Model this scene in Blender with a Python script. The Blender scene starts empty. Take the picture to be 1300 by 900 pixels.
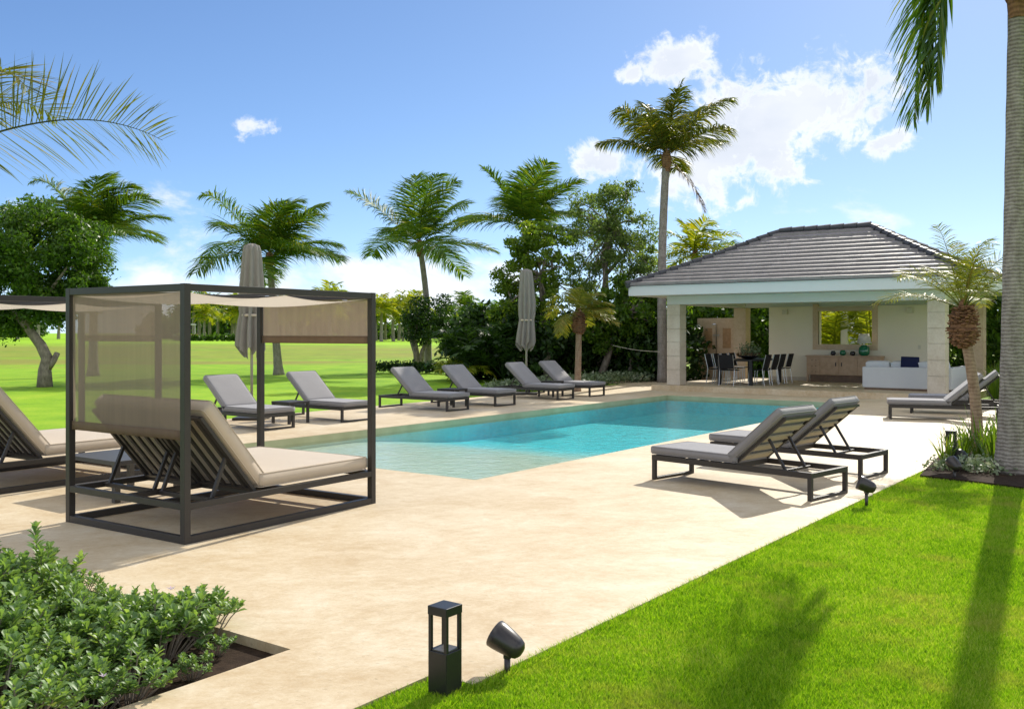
import bpy, math, random
import numpy as np
from mathutils import Vector, Matrix

R = math.radians
S = bpy.context.scene
C = S.collection
random.seed(7)
rng = np.random.default_rng(7)

# ---------------------------------------------------------------- camera, sky, sun, exposure
H_EYE = 1.7
FPX = 1212.0                      # focal length in photograph pixels (photo is 1300 wide)
cam_d = bpy.data.cameras.new('camera')
cam = bpy.data.objects.new('camera', cam_d); C.objects.link(cam)
cam.location = (0, 0, H_EYE); cam.rotation_euler = (R(90), 0, 0)
cam_d.sensor_width = 36; cam_d.lens = 36 * FPX / 1300
cam_d.shift_y = -28 / 1300
cam_d.clip_start = 0.05; cam_d.clip_end = 3000
S.camera = cam

SUN_AZ = math.atan2(.489, .872)    # clockwise from +Y
SUN_EL = R(34.5)
sd = Vector((math.sin(SUN_AZ) * math.cos(SUN_EL), math.cos(SUN_AZ) * math.cos(SUN_EL), math.sin(SUN_EL)))
sun_d = bpy.data.lights.new('sun', 'SUN'); sun_d.energy = 2.7; sun_d.angle = R(0.5); sun_d.color = (1, .94, .82)
sun = bpy.data.objects.new('sun', sun_d); C.objects.link(sun)
sun.rotation_euler = (-sd).to_track_quat('-Z', 'Y').to_euler(); sun.location = (10, 20, 20)

S.render.engine = 'CYCLES'
S.view_settings.view_transform = 'Standard'; S.view_settings.look = 'None'
S.view_settings.gamma = 1; S.view_settings.use_curve_mapping = False
S.view_settings.exposure = 1.02
S.cycles.use_denoising = True
S.cycles.max_bounces = 8; S.cycles.transparent_max_bounces = 16
S.cycles.diffuse_bounces = 4; S.cycles.glossy_bounces = 3; S.cycles.transmission_bounces = 6
S.cycles.caustics_reflective = False; S.cycles.caustics_refractive = False
S.cycles.sample_clamp_indirect = 6.0
SKY_STR = 0.15

wd = bpy.data.worlds.new('World'); S.world = wd; wd.use_nodes = True
nt = wd.node_tree; nt.nodes.clear()


class NT:
    """tiny node helper"""
    def __init__(s, tree): s.t = tree
    def n(s, typ, **kw):
        nd = s.t.nodes.new(typ)
        for k, v in kw.items():
            if k.startswith('i_'):
                nd.inputs[k[2:].replace('_', ' ')].default_value = v
            else: setattr(nd, k, v)
        return nd
    def l(s, a, b): s.t.links.new(a, b)
    def val(s, x, sock):
        if hasattr(x, 'is_linked') or hasattr(x, 'node'): s.l(x, sock)
        else: sock.default_value = x
    def math(s, op, a, b=0.0, c=None, clamp=False):
        m = s.t.nodes.new('ShaderNodeMath'); m.operation = op; m.use_clamp = clamp
        s.val(a, m.inputs[0]); s.val(b, m.inputs[1])
        if c is not None: s.val(c, m.inputs[2])
        return m.outputs[0]
    def mix(s, fac, a, b, typ='MIX'):
        m = s.t.nodes.new('ShaderNodeMix'); m.data_type = 'RGBA'; m.blend_type = typ
        s.val(fac, m.inputs[0])
        for x, k in ((a, 6), (b, 7)):
            if hasattr(x, 'node'): s.l(x, m.inputs[k])
            else: m.inputs[k].default_value = (*x, 1) if len(x) == 3 else x
        return m.outputs[2]
    def ramp(s, fac, stops, interp='LINEAR'):
        r = s.t.nodes.new('ShaderNodeValToRGB'); r.color_ramp.interpolation = interp
        el = r.color_ramp.elements
        while len(el) < len(stops): el.new(0.5)
        for e, (p, c) in zip(el, stops):
            e.position = p; e.color = (*c, 1) if not isinstance(c, (int, float)) else (c, c, c, 1)
        s.val(fac, r.inputs[0]); return r.outputs[0]
    def noise(s, vec, scale, detail=4, rough=.55, dist=0.0):
        n = s.t.nodes.new('ShaderNodeTexNoise'); n.inputs['Scale'].default_value = scale
        n.inputs['Detail'].default_value = detail; n.inputs['Roughness'].default_value = rough
        n.inputs['Distortion'].default_value = dist
        if vec is not None: s.l(vec, n.inputs['Vector'])
        return n.outputs[0]
    def mapping(s, vec, scale=(1, 1, 1), rot=(0, 0, 0), loc=(0, 0, 0)):
        m = s.t.nodes.new('ShaderNodeMapping'); s.l(vec, m.inputs[0])
        m.inputs['Scale'].default_value = scale; m.inputs['Rotation'].default_value = rot
        m.inputs['Location'].default_value = loc
        return m.outputs[0]


def build_world():
    N = NT(nt)
    sky = N.n('ShaderNodeTexSky', sky_type='NISHITA', sun_disc=False)
    sky.sun_elevation = SUN_EL; sky.sun_rotation = SUN_AZ
    sky.air_density = 0.40; sky.dust_density = 0.14; sky.ozone_density = 6.5; sky.altitude = 0
    tc = N.n('ShaderNodeTexCoord').outputs['Generated']
    sep = N.n('ShaderNodeSeparateXYZ'); N.l(tc, sep.inputs[0])
    az = N.math('ARCTAN2', sep.outputs[0], sep.outputs[1])
    el = N.math('ARCSINE', sep.outputs[2])
    cb = N.n('ShaderNodeCombineXYZ'); N.l(az, cb.inputs[0]); N.l(el, cb.inputs[1])
    v = cb.outputs[0]
    n1 = N.noise(v, 17, 9, .64, .5)
    n2 = N.noise(N.mapping(v, (1, 1.9, 1)), 6.5, 8, .6, .2)

    def blob(px, py, rx, ry, rot=0.0):
        """soft elliptical cloud region centred on a sky direction (radians)"""
        ca, ce = math.atan2(px - 650, FPX), math.atan((422 - py) / math.hypot(FPX, px - 650))
        dx = N.math('SUBTRACT', az, ca); dy = N.math('SUBTRACT', el, ce)
        c, s_ = math.cos(rot), math.sin(rot)
        a = N.math('ADD', N.math('MULTIPLY', dx, c / rx), N.math('MULTIPLY', dy, s_ / rx))
        b = N.math('ADD', N.math('MULTIPLY', dx, -s_ / ry), N.math('MULTIPLY', dy, c / ry))
        d = N.math('SQRT', N.math('ADD', N.math('MULTIPLY', a, a), N.math('MULTIPLY', b, b)))
        return N.math('SUBTRACT', 1.0, d)
    blobs = [blob(950, 172, .095, .062, .35), blob(1045, 134, .085, .042, .05), blob(900, 205, .07, .03, .2),
             blob(858, 78, .052, .034, .3), blob(758, 206, .040, .022), blob(1140, 172, .042, .018, .4),
             blob(943, 256, .018, .012, .5), N.math('SUBTRACT', blob(320, 160, .034, .016, 0), .34), blob(800, 95, .018, .014, .5)]
    n3 = N.noise(v, 48, 7, .65, .5)
    n1 = N.math('ADD', N.math('MULTIPLY', n1, .6), N.math('MULTIPLY', n3, .4))
    m = N.math('ADD', N.math('MAXIMUM', N.math('MAXIMUM', blobs[0], blobs[1]), blobs[2]), .30)
    for b in blobs[3:]: m = N.math('MAXIMUM', m, b)
    dens = N.math('ADD', N.math('MULTIPLY', m, 1.45), N.math('MULTIPLY', N.math('SUBTRACT', n1, .53), 6.2))
    cl1 = N.ramp(dens, [(.0, 0.0), (1.15, 1.0)], 'EASE')
    # low cumulus bank near the horizon
    band = N.math('SUBTRACT', 1.0, N.math('ABSOLUTE', N.math('DIVIDE', N.math('SUBTRACT', el, .038), .062)))
    left = blob(560, 372, .17, .065)
    left2 = blob(190, 350, .10, .05)
    lowm = N.math('MAXIMUM', N.math('MAXIMUM', N.math('MULTIPLY', band, .3), N.math('MULTIPLY', left, 1.0)), N.math('MULTIPLY', left2, .7))
    d2 = N.math('ADD', lowm, N.math('MULTIPLY', N.math('SUBTRACT', n2, .5), 3.4))
    cl2 = N.ramp(d2, [(.15, 0.0), (.75, .9)], 'EASE')
    # unseen bright cumulus added behind and above the camera to lift the shadow fill
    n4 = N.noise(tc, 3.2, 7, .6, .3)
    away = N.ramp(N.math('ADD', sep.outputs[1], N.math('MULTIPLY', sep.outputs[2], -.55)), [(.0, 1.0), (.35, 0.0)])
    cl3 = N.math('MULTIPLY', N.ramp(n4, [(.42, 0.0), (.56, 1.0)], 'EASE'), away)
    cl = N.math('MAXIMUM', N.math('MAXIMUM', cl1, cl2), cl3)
    cl = N.math('MULTIPLY', cl, N.math('GREATER_THAN', el, 0.0))
    shade = N.noise(N.mapping(v, (1, 1.6, 1), loc=(.3, .15, 0)), 14, 5, .5)
    core = N.math('MULTIPLY', N.ramp(dens, [(.62, 0.0), (1.25, 1.0)]), .55)
    cs = N.math('ADD', N.math('MULTIPLY', N.ramp(shade, [(.4, 0.0), (.65, 1.0)]), .25), core, clamp=True)
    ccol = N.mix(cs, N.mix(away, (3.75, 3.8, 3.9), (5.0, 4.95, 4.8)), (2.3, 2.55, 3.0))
    # faint lightening towards the horizon is the sky model's own
    # the photograph's exposure blend holds back the bright sky near the horizon
    sc3 = N.n('ShaderNodeVectorMath', operation='SCALE'); N.l(sky.outputs[0], sc3.inputs[0]); sc3.inputs['Scale'].default_value = .11
    ad3 = N.n('ShaderNodeVectorMath', operation='ADD'); N.l(sc3.outputs[0], ad3.inputs[0]); ad3.inputs[1].default_value = (1, 1, 1)
    dv3 = N.n('ShaderNodeVectorMath', operation='DIVIDE'); N.l(sky.outputs[0], dv3.inputs[0]); N.l(ad3.outputs[0], dv3.inputs[1])
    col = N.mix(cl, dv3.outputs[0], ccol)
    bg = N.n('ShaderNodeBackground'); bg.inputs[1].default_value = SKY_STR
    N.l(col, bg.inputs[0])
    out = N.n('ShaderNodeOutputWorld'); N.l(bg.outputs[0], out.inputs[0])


build_world()

# ---------------------------------------------------------------- frames
U = Vector((.592, .806, 0)); V = Vector((-.806, .592, 0)); O = Vector((-.424, 11.02, 0))
ANG = math.atan2(U.y, U.x)


def W(u, v, z=0.0):
    p = O + U * u + V * v
    return Vector((p.x, p.y, z))


def G(px, py, z=0.0):
    """ground point seen at a photograph pixel (used only to place things at their real spot)"""
    Y = FPX * (H_EYE - z) / (py - 422.0)
    return Vector(((px - 650) / FPX * Y, Y, z))


def P(px, Y, z=0.0):
    return Vector(((px - 650) / FPX * Y, Y, z))


def zat(py, Y): return H_EYE + (422 - py) * Y / FPX


# ---------------------------------------------------------------- mesh helpers
class MB:
    def __init__(s): s.v = []; s.f = []
    def add(s, vs, fs):
        o = len(s.v); s.v += [tuple(p) for p in vs]; s.f += [tuple(i + o for i in f) for f in fs]
    def box(s, x0, x1, y0, y1, z0, z1):
        s.add([(x0, y0, z0), (x1, y0, z0), (x1, y1, z0), (x0, y1, z0), (x0, y0, z1), (x1, y0, z1), (x1, y1, z1), (x0, y1, z1)],
              [(3, 2, 1, 0), (4, 5, 6, 7), (0, 1, 5, 4), (1, 2, 6, 5), (2, 3, 7, 6), (3, 0, 4, 7)]); return s
    def bar(s, p0, p1, w, h, up=(0, 0, 1)):
        p0 = Vector(p0); p1 = Vector(p1); d = (p1 - p0).normalized(); up = Vector(up)
        if abs(d.dot(up)) > .98: up = Vector((1, 0, 0))
        a = d.cross(up).normalized() * (w / 2); b = a.cross(d).normalized() * (h / 2)
        vs = []
        for p in (p0, p1): vs += [p - a - b, p + a - b, p + a + b, p - a + b]
        s.add(vs, [(0, 1, 2, 3), (7, 6, 5, 4), (1, 0, 4, 5), (2, 1, 5, 6), (3, 2, 6, 7), (0, 3, 7, 4)]); return s
    def tube(s, pts, rad, n=8, cap=True):
        pts = [Vector(p) for p in pts]; k = len(pts)
        if not hasattr(rad, '__len__'): rad = [rad] * k
        o = len(s.v); ref = None; vs = []
        for i, p in enumerate(pts):
            d = (pts[min(i + 1, k - 1)] - pts[max(i - 1, 0)]).normalized()
            if ref is None:
                ref = Vector((1, 0, 0)) if abs(d.x) < .9 else Vector((0, 1, 0))
            a = (ref - d * ref.dot(d)).normalized(); b = d.cross(a); ref = a
            for j in range(n):
                t = 2 * math.pi * j / n
                vs.append(p + (a * math.cos(t) + b * math.sin(t)) * rad[i])
        fs = []
        for i in range(k - 1):
            for j in range(n):
                fs.append((i * n + j, i * n + (j + 1) % n, (i + 1) * n + (j + 1) % n, (i + 1) * n + j))
        if cap:
            fs.append(tuple(range(n - 1, -1, -1))); fs.append(tuple((k - 1) * n + j for j in range(n)))
        s.add(vs, fs); return s
    def lathe(s, prof, n=24, axis_o=(0, 0, 0), axis_d=(0, 0, 1)):
        axis_o = Vector(axis_o); d = Vector(axis_d).normalized()
        q = d.to_track_quat('Z', 'Y'); vs = []; fs = []
        for r, z in prof:
            for j in range(n):
                t = 2 * math.pi * j / n
                vs.append(axis_o + q @ Vector((r * math.cos(t), r * math.sin(t), z)))
        for i in range(len(prof) - 1):
            for j in range(n):
                fs.append((i * n + j, i * n + (j + 1) % n, (i + 1) * n + (j + 1) % n, (i + 1) * n + j))
        if prof[0][0] > 1e-4: fs.append(tuple(range(n - 1, -1, -1)))
        if prof[-1][0] > 1e-4: fs.append(tuple((len(prof) - 1) * n + j for j in range(n)))
        s.add(vs, fs); return s
    def grid(s, fn, nu, nv):
        vs = [fn(i / nu, j / nv) for i in range(nu + 1) for j in range(nv + 1)]
        fs = [(i * (nv + 1) + j, (i + 1) * (nv + 1) + j, (i + 1) * (nv + 1) + j + 1, i * (nv + 1) + j + 1) for i in range(nu) for j in range(nv)]
        s.add(vs, fs); return s
    def mesh(s, name, smooth=False):
        m = bpy.data.meshes.new(name); m.from_pydata(s.v, [], s.f); m.update()
        if smooth: m.polygons.foreach_set('use_smooth', [True] * len(m.polygons))
        return m
    def build(s, name, mat, parent=None, smooth=False, bevel=0.0, seg=2, subsurf=0, solid=0.0):
        return link(name, s.mesh(name, smooth), mat, parent, bevel, seg, subsurf, solid)


def link(name, me, mat, parent=None, bevel=0.0, seg=2, subsurf=0, solid=0.0):
    o = bpy.data.objects.new(name, me); C.objects.link(o)
    if mat is not None and not me.materials: me.materials.append(mat)
    if parent is not None: o.parent = parent
    if solid:
        m = o.modifiers.new('Solid', 'SOLIDIFY'); m.thickness = solid; m.offset = 0
    if bevel:
        m = o.modifiers.new('Bevel', 'BEVEL'); m.width = bevel; m.segments = seg; m.limit_method = 'ANGLE'; m.angle_limit = R(40)
        m.harden_normals = False
    if subsurf:
        m = o.modifiers.new('Sub', 'SUBSURF'); m.levels = subsurf; m.render_levels = subsurf
    return o


def np_mesh(name, verts, faces, mat=None, smooth=False):
    """verts (n,3), faces list of arrays each (m,k)"""
    verts = np.asarray(verts, dtype=np.float32)
    me = bpy.data.meshes.new(name); me.vertices.add(len(verts)); me.vertices.foreach_set('co', verts.ravel())
    loops = np.concatenate([f.ravel() for f in faces]).astype(np.int32)
    tot = np.concatenate([np.full(len(f), f.shape[1]) for f in faces]).astype(np.int32)
    start = np.concatenate([[0], np.cumsum(tot)[:-1]]).astype(np.int32)
    me.loops.add(len(loops)); me.loops.foreach_set('vertex_index', loops)
    me.polygons.add(len(tot)); me.polygons.foreach_set('loop_start', start); me.polygons.foreach_set('loop_total', tot)
    if smooth: me.polygons.foreach_set('use_smooth', np.ones(len(tot), dtype=bool))
    me.update(calc_edges=True)
    if mat: me.materials.append(mat)
    return me


def thing(name, label, cat, loc=(0, 0, 0), rotz=0.0, group=None):
    o = bpy.data.objects.new(name, None); C.objects.link(o); o.empty_display_size = .2
    o.location = loc; o.rotation_euler = (0, 0, rotz)
    o['label'] = label; o['category'] = cat
    if group: o['group'] = group
    return o


def tag(o, label, cat, group=None, kind=None):
    o['label'] = label; o['category'] = cat
    if group: o['group'] = group
    if kind: o['kind'] = kind
    return o


def struct(o, kind='structure'):
    o['kind'] = kind; return o


KIDS = {}


def dup(root, loc, rotz=0.0, label=None, group=None, scale=None):
    r = root.copy(); C.objects.link(r); r.location = loc; r.rotation_euler = (0, 0, rotz)
    if label: r['label'] = label
    if group: r['group'] = group
    if scale: r.scale = (scale, scale, scale) if not hasattr(scale, '__len__') else scale
    for ch in list(root.children):
        c = ch.copy(); C.objects.link(c); c.parent = r
        for g in list(ch.children):
            d = g.copy(); C.objects.link(d); d.parent = c
    return r


# ---------------------------------------------------------------- materials
def mat(name, col, rough=.5, spec=.5, metal=0.0, var=0.0, vscale=4.0, bump=0.0, bscale=60.0, col2=None, sheen=0.0, trans=0.0):
    m = bpy.data.materials.new(name); m.use_nodes = True
    N = NT(m.node_tree); b = m.node_tree.nodes['Principled BSDF']
    b.inputs['Roughness'].default_value = rough; b.inputs['Metallic'].default_value = metal
    b.inputs['Specular IOR Level'].default_value = spec
    if sheen: b.inputs['Sheen Weight'].default_value = sheen
    b.inputs['Base Color'].default_value = (*col, 1)
    tc = N.n('ShaderNodeTexCoord').outputs['Object']
    if var or col2:
        n = N.noise(tc, vscale, 6, .6)
        c2 = col2 or tuple(c * (1 - var) for c in col)
        N.l(N.ramp(n, [(.3, c2), (.7, col)]), b.inputs['Base Color'])
    if bump:
        n = N.noise(tc, bscale, 5, .6)
        bp = N.n('ShaderNodeBump'); bp.inputs['Strength'].default_value = bump; bp.inputs['Distance'].default_value = .01
        N.l(n, bp.inputs['Height']); N.l(bp.outputs[0], b.inputs['Normal'])
    if trans:
        out = m.node_tree.nodes['Material Output']
        t = N.n('ShaderNodeBsdfTranslucent'); t.inputs[0].default_value = (*col, 1)
        mx = N.n('ShaderNodeMixShader'); mx.inputs[0].default_value = trans
        N.l(b.outputs[0], mx.inputs[1]); N.l(t.outputs[0], mx.inputs[2]); N.l(mx.outputs[0], out.inputs[0])
    return m


def leafmat(name, c1, c2, c3=None, trans=.4, rough=.45, tcol=None, spec=.4):
    """leaf material: colour differs leaf by leaf, light also passes through the blade"""
    m = bpy.data.materials.new(name); m.use_nodes = True
    N = NT(m.node_tree); b = m.node_tree.nodes['Principled BSDF']; out = m.node_tree.nodes['Material Output']
    geo = N.n('ShaderNodeNewGeometry'); tc = N.n('ShaderNodeTexCoord').outputs['Object']
    nz = N.noise(tc, 1.1, 3, .5)
    f = N.math('ADD', N.math('MULTIPLY', geo.outputs['Random Per Island'], .65), N.math('MULTIPLY', nz, .45), clamp=True)
    stops = [(.12, c1), (.75, c2)] + ([(.96, c3)] if c3 else [])
    col = N.ramp(f, stops)
    N.l(col, b.inputs['Base Color']); b.inputs['Roughness'].default_value = rough
    b.inputs['Specular IOR Level'].default_value = spec
    t = N.n('ShaderNodeBsdfTranslucent')
    tint = tcol or (1.25, 1.25, .45)
    N.l(N.mix(1.0, col, tint, 'MULTIPLY'), t.inputs[0])
    mx = N.n('ShaderNodeMixShader'); mx.inputs[0].default_value = trans
    N.l(b.outputs[0], mx.inputs[1]); N.l(t.outputs[0], mx.inputs[2]); N.l(mx.outputs[0], out.inputs[0])
    return m


def travertine(name, c1, c2, c3, scale=1.0, joint=None, rough=.58, spec=.4):
    m = bpy.data.materials.new(name); m.use_nodes = True
    N = NT(m.node_tree); b = m.node_tree.nodes['Principled BSDF']
    tc = N.n('ShaderNodeTexCoord').outputs['Object']
    st = N.mapping(tc, (1.0 * scale, 1.35 * scale, 1.2 * scale), rot=(0, 0, -ANG))
    a = N.noise(st, 1.4, 10, .7, .35)
    bb = N.noise(st, 9, 9, .72, .3)
    cc = N.noise(tc, .45 * scale, 3, .5)
    fine = N.noise(tc, 38 * scale, 6, .75)
    f = N.math('ADD', N.math('MULTIPLY', a, .38), N.math('ADD', N.math('MULTIPLY', bb, .27), N.math('ADD', N.math('MULTIPLY', cc, .22), N.math('MULTIPLY', fine, .18))))
    col = N.ramp(f, [(.43, c1), (.53, c2), (.64, c3)])
    pit = N.noise(N.mapping(tc, (9 * scale, 22 * scale, 20 * scale), rot=(0, 0, -ANG)), 1.6, 5, .7)
    pm = N.ramp(pit, [(.60, 0.0), (.69, .5)])
    col = N.mix(pm, col, tuple(c * .62 for c in c1))
    if joint:
        br = N.n('ShaderNodeTexBrick'); br.offset = .5
        rot = joint.get('rot', (0, 0, -ANG))
        N.l(N.mapping(tc, (1, 1, 1), rot=rot, loc=joint.get('loc', (0, 0, 0))), br.inputs['Vector'])
        br.inputs['Scale'].default_value = 1; br.inputs['Brick Width'].default_value = joint['w']; br.inputs['Row Height'].default_value = joint['h']
        br.inputs['Mortar Size'].default_value = joint['m']; br.inputs['Mortar Smooth'].default_value = .2
        br.inputs['Color1'].default_value = (0, 0, 0, 1); br.inputs['Color2'].default_value = (0.35, 0.35, 0.35, 1); br.inputs['Mortar'].default_value = (1, 1, 1, 1)
        sp = N.n('ShaderNodeSeparateColor'); N.l(br.outputs[0], sp.inputs[0])
        tone = N.math('MULTIPLY', sp.outputs[0], joint.get('tone', .18))
        col = N.mix(N.math('MULTIPLY', tone, N.math('LESS_THAN', sp.outputs[0], .5)), col, c1)
        col = N.mix(N.math('MULTIPLY', br.outputs['Fac'], joint['s']), col, tuple(c * .5 for c in c1))
    N.l(col, b.inputs['Base Color'])
    rr = N.math('ADD', rough - .1, N.math('MULTIPLY', bb, .25)); N.l(rr, b.inputs['Roughness'])
    b.inputs['Specular IOR Level'].default_value = spec
    bp = N.n('ShaderNodeBump'); bp.inputs['Strength'].default_value = .25; bp.inputs['Distance'].default_value = .01
    N.l(N.math('SUBTRACT', bb, pm), bp.inputs['Height']); N.l(bp.outputs[0], b.inputs['Normal'])
    return m


M = {}
M['deck'] = travertine('deck_travertine', (.475, .35, .20), (.58, .468, .31), (.685, .60, .455),
                       joint=dict(w=1.2, h=.6, m=.003, s=.12, tone=.14))
M['stone'] = travertine('column_travertine', (.48, .41, .32), (.58, .51, .42), (.66, .60, .51), scale=1.6)
M['stone_warm'] = travertine('wall_travertine', (.50, .36, .24), (.60, .45, .31), (.68, .54, .40), scale=1.6)
M['metal'] = mat('dark_bronze_metal', (.038, .033, .030), rough=.45, spec=.4, var=.15, vscale=9)
M['metal_light'] = mat('grey_metal', (.07, .066, .063), rough=.42, spec=.5, var=.15, vscale=9)
M['black'] = mat('black_metal', (.012, .012, .013), rough=.38, spec=.5)
M['sling'] = mat('black_sling', (.014, .014, .016), rough=.75, spec=.25)
M['bronze'] = mat('light_bronze', (.028, .022, .022), rough=.33, spec=.6)
M['steel'] = mat('steel', (.5, .5, .5), rough=.3, metal=1.0)
M['cush_grey'] = mat('grey_cushion', (.25, .238, .243), rough=.85, spec=.2, var=.10, vscale=3, bump=.25, bscale=420, sheen=.3)
M['cush_beige'] = mat('beige_cushion', (.55, .46, .36), rough=.85, spec=.2, var=.06, vscale=3, bump=.25, bscale=420, sheen=.3)
M['white'] = mat('white_paint', (.66, .67, .67), rough=.6, spec=.3, var=.03, vscale=1.5)
M['cream'] = mat('cream_plaster', (.84, .77, .63), rough=.8, spec=.2, var=.05, vscale=1.2, bump=.1, bscale=40)
M['white_fabric'] = mat('white_fabric', (.62, .63, .65), rough=.9, spec=.15, var=.03, vscale=4, bump=.2, bscale=300)
M['navy'] = mat('navy_fabric', (.015, .02, .06), rough=.9, spec=.15)
M['oak'] = mat('pale_oak', (.56, .40, .27), rough=.55, spec=.35, col2=(.44, .30, .19), vscale=7, bump=.1)
M['oak_dark'] = mat('dark_oak', (.20, .125, .075), rough=.6, col2=(.13, .08, .05), vscale=7)
M['teak'] = mat('teak_panel', (.46, .28, .14), rough=.6, col2=(.34, .19, .09), vscale=9)
M['soil'] = mat('soil', (.055, .036, .024), rough=.95, spec=.1, col2=(.02, .013, .009), vscale=14, bump=1.0, bscale=35)
M['umbrella'] = mat('umbrella_canvas', (.34, .31, .28), rough=.9, spec=.15, var=.12, vscale=5, bump=.2, bscale=200, trans=.2)
M['canopy'] = mat('canopy_canvas', (.66, .60, .52), rough=.9, spec=.1, trans=.45)
M['glass_green'] = mat('green_glass', (.01, .16, .075), rough=.08, spec=.8)
M['glass_dark'] = mat('dark_glass', (.02, .02, .03), rough=.12, spec=.6)
M['shade'] = mat('lamp_shade_linen', (.75, .73, .70), rough=.9, trans=.3)
M['plastic'] = mat('switch_plastic', (.65, .6, .5), rough=.5)
M['pale_slat'] = mat('pale_slat', (.44, .38, .27), rough=.7, var=.1)


def screen_mat(name, col, dens):
    m = bpy.data.materials.new(name); m.use_nodes = True
    N = NT(m.node_tree); b = m.node_tree.nodes['Principled BSDF']; out = m.node_tree.nodes['Material Output']
    tc = N.n('ShaderNodeTexCoord').outputs['Object']
    n = N.noise(N.mapping(tc, (8, 8, .5)), 2.2, 3, .5)
    col_s = N.ramp(n, [(.3, tuple(c * .9 for c in col)), (.7, col)])
    N.l(col_s, b.inputs['Base Color']); b.inputs['Roughness'].default_value = .85; b.inputs['Specular IOR Level'].default_value = .15
    t = N.n('ShaderNodeBsdfTranslucent'); N.l(col_s, t.inputs[0])
    m1 = N.n('ShaderNodeMixShader'); m1.inputs[0].default_value = .3; N.l(b.outputs[0], m1.inputs[1]); N.l(t.outputs[0], m1.inputs[2])
    tr = N.n('ShaderNodeBsdfTransparent'); tr.inputs[0].default_value = (1, .97, .92, 1)
    m2 = N.n('ShaderNodeMixShader'); m2.inputs[0].default_value = dens
    N.l(tr.outputs[0], m2.inputs[1]); N.l(m1.outputs[0], m2.inputs[2]); N.l(m2.outputs[0], out.inputs[0])
    return m


M['screen'] = screen_mat('mesh_screen', (.32, .25, .195), .81)
M['hem'] = screen_mat('mesh_hem', (.24, .17, .12), .9)


def trunk_mat(name, c1, c2, ring=9.0, rs=.5):
    m = bpy.data.materials.new(name); m.use_nodes = True
    N = NT(m.node_tree); b = m.node_tree.nodes['Principled BSDF']
    tc = N.n('ShaderNodeTexCoord').outputs['Object']
    w = N.n('ShaderNodeTexWave', wave_type='BANDS', bands_direction='Z')
    w.inputs['Scale'].default_value = ring; w.inputs['Distortion'].default_value = 3.5; w.inputs['Detail'].default_value = 4
    w.inputs['Detail Scale'].default_value = 2.0
    N.l(tc, w.inputs['Vector'])
    n = N.noise(N.mapping(tc, (5, 5, 2)), 2.5, 7, .65)
    f = N.math('ADD', N.math('MULTIPLY', w.outputs['Fac'], rs), N.math('MULTIPLY', n, 1 - rs * .6))
    N.l(N.ramp(f, [(.3, c1), (.8, c2)]), b.inputs['Base Color'])
    b.inputs['Roughness'].default_value = .9; b.inputs['Specular IOR Level'].default_value = .15
    bp = N.n('ShaderNodeBump'); bp.inputs['Strength'].default_value = .7; bp.inputs['Distance'].default_value = .02
    N.l(f, bp.inputs['Height']); N.l(bp.outputs[0], b.inputs['Normal'])
    return m


M['palm_trunk'] = trunk_mat('palm_trunk', (.13, .11, .095), (.38, .34, .31), 7.0, .28)
M['bark'] = trunk_mat('tree_bark', (.12, .10, .08), (.38, .32, .27), 1.3, .06)
M['boot'] = trunk_mat('palm_boot', (.09, .045, .025), (.33, .18, .10), 5.0, .2)
M['date_trunk'] = trunk_mat('date_trunk', (.16, .10, .065), (.42, .31, .22), 6.0, .15)
M['frond'] = leafmat('coconut_frond', (.035, .09, .014), (.12, .21, .020), (.38, .34, .03), trans=.5, rough=.5, spec=.3)
M['frond_mix'] = leafmat('weathered_frond', (.06, .085, .014), (.16, .18, .025), (.42, .28, .02), trans=.5, rough=.4)
M['frond_y'] = leafmat('yellow_frond', (.13, .20, .014), (.32, .34, .025), (.48, .36, .025), trans=.58)
M['frond_dry'] = leafmat('dry_frond', (.10, .06, .03), (.22, .14, .07), None, trans=.2, tcol=(1, 1, 1))
M['frond_pygmy'] = leafmat('date_frond', (.09, .13, .016), (.24, .25, .04), (.40, .27, .07), trans=.45)
M['leaf'] = leafmat('broad_leaf', (.04, .095, .012), (.13, .235, .023), (.25, .35, .026), trans=.55)
M['leaf_light'] = leafmat('light_leaf', (.07, .14, .014), (.17, .26, .025), (.30, .36, .03), trans=.55)
M['leaf_feather'] = leafmat('feathery_leaf', (.09, .15, .055), (.20, .28, .09), (.31, .39, .11), trans=.58)
M['leaf_dark'] = leafmat('dark_leaf', (.010, .030, .006), (.035, .08, .012), (.09, .16, .018), trans=.35)
M['leaf_hedge'] = leafmat('hedge_leaf', (.025, .07, .009), (.09, .18, .018), (.18, .28, .022), trans=.45)
M['leaf_shrub'] = leafmat('shrub_leaf', (.12, .22, .085), (.23, .36, .12), (.44, .56, .15), trans=.45, rough=.42, spec=.4)
M['leaf_silver'] = leafmat('silvery_leaf', (.07, .12, .05), (.24, .30, .17), (.5, .52, .4), trans=.25, tcol=(1, 1, .7))
M['blade_bed'] = leafmat('strap_leaf', (.06, .12, .012), (.15, .24, .02), (.33, .32, .06), trans=.45)
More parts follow.
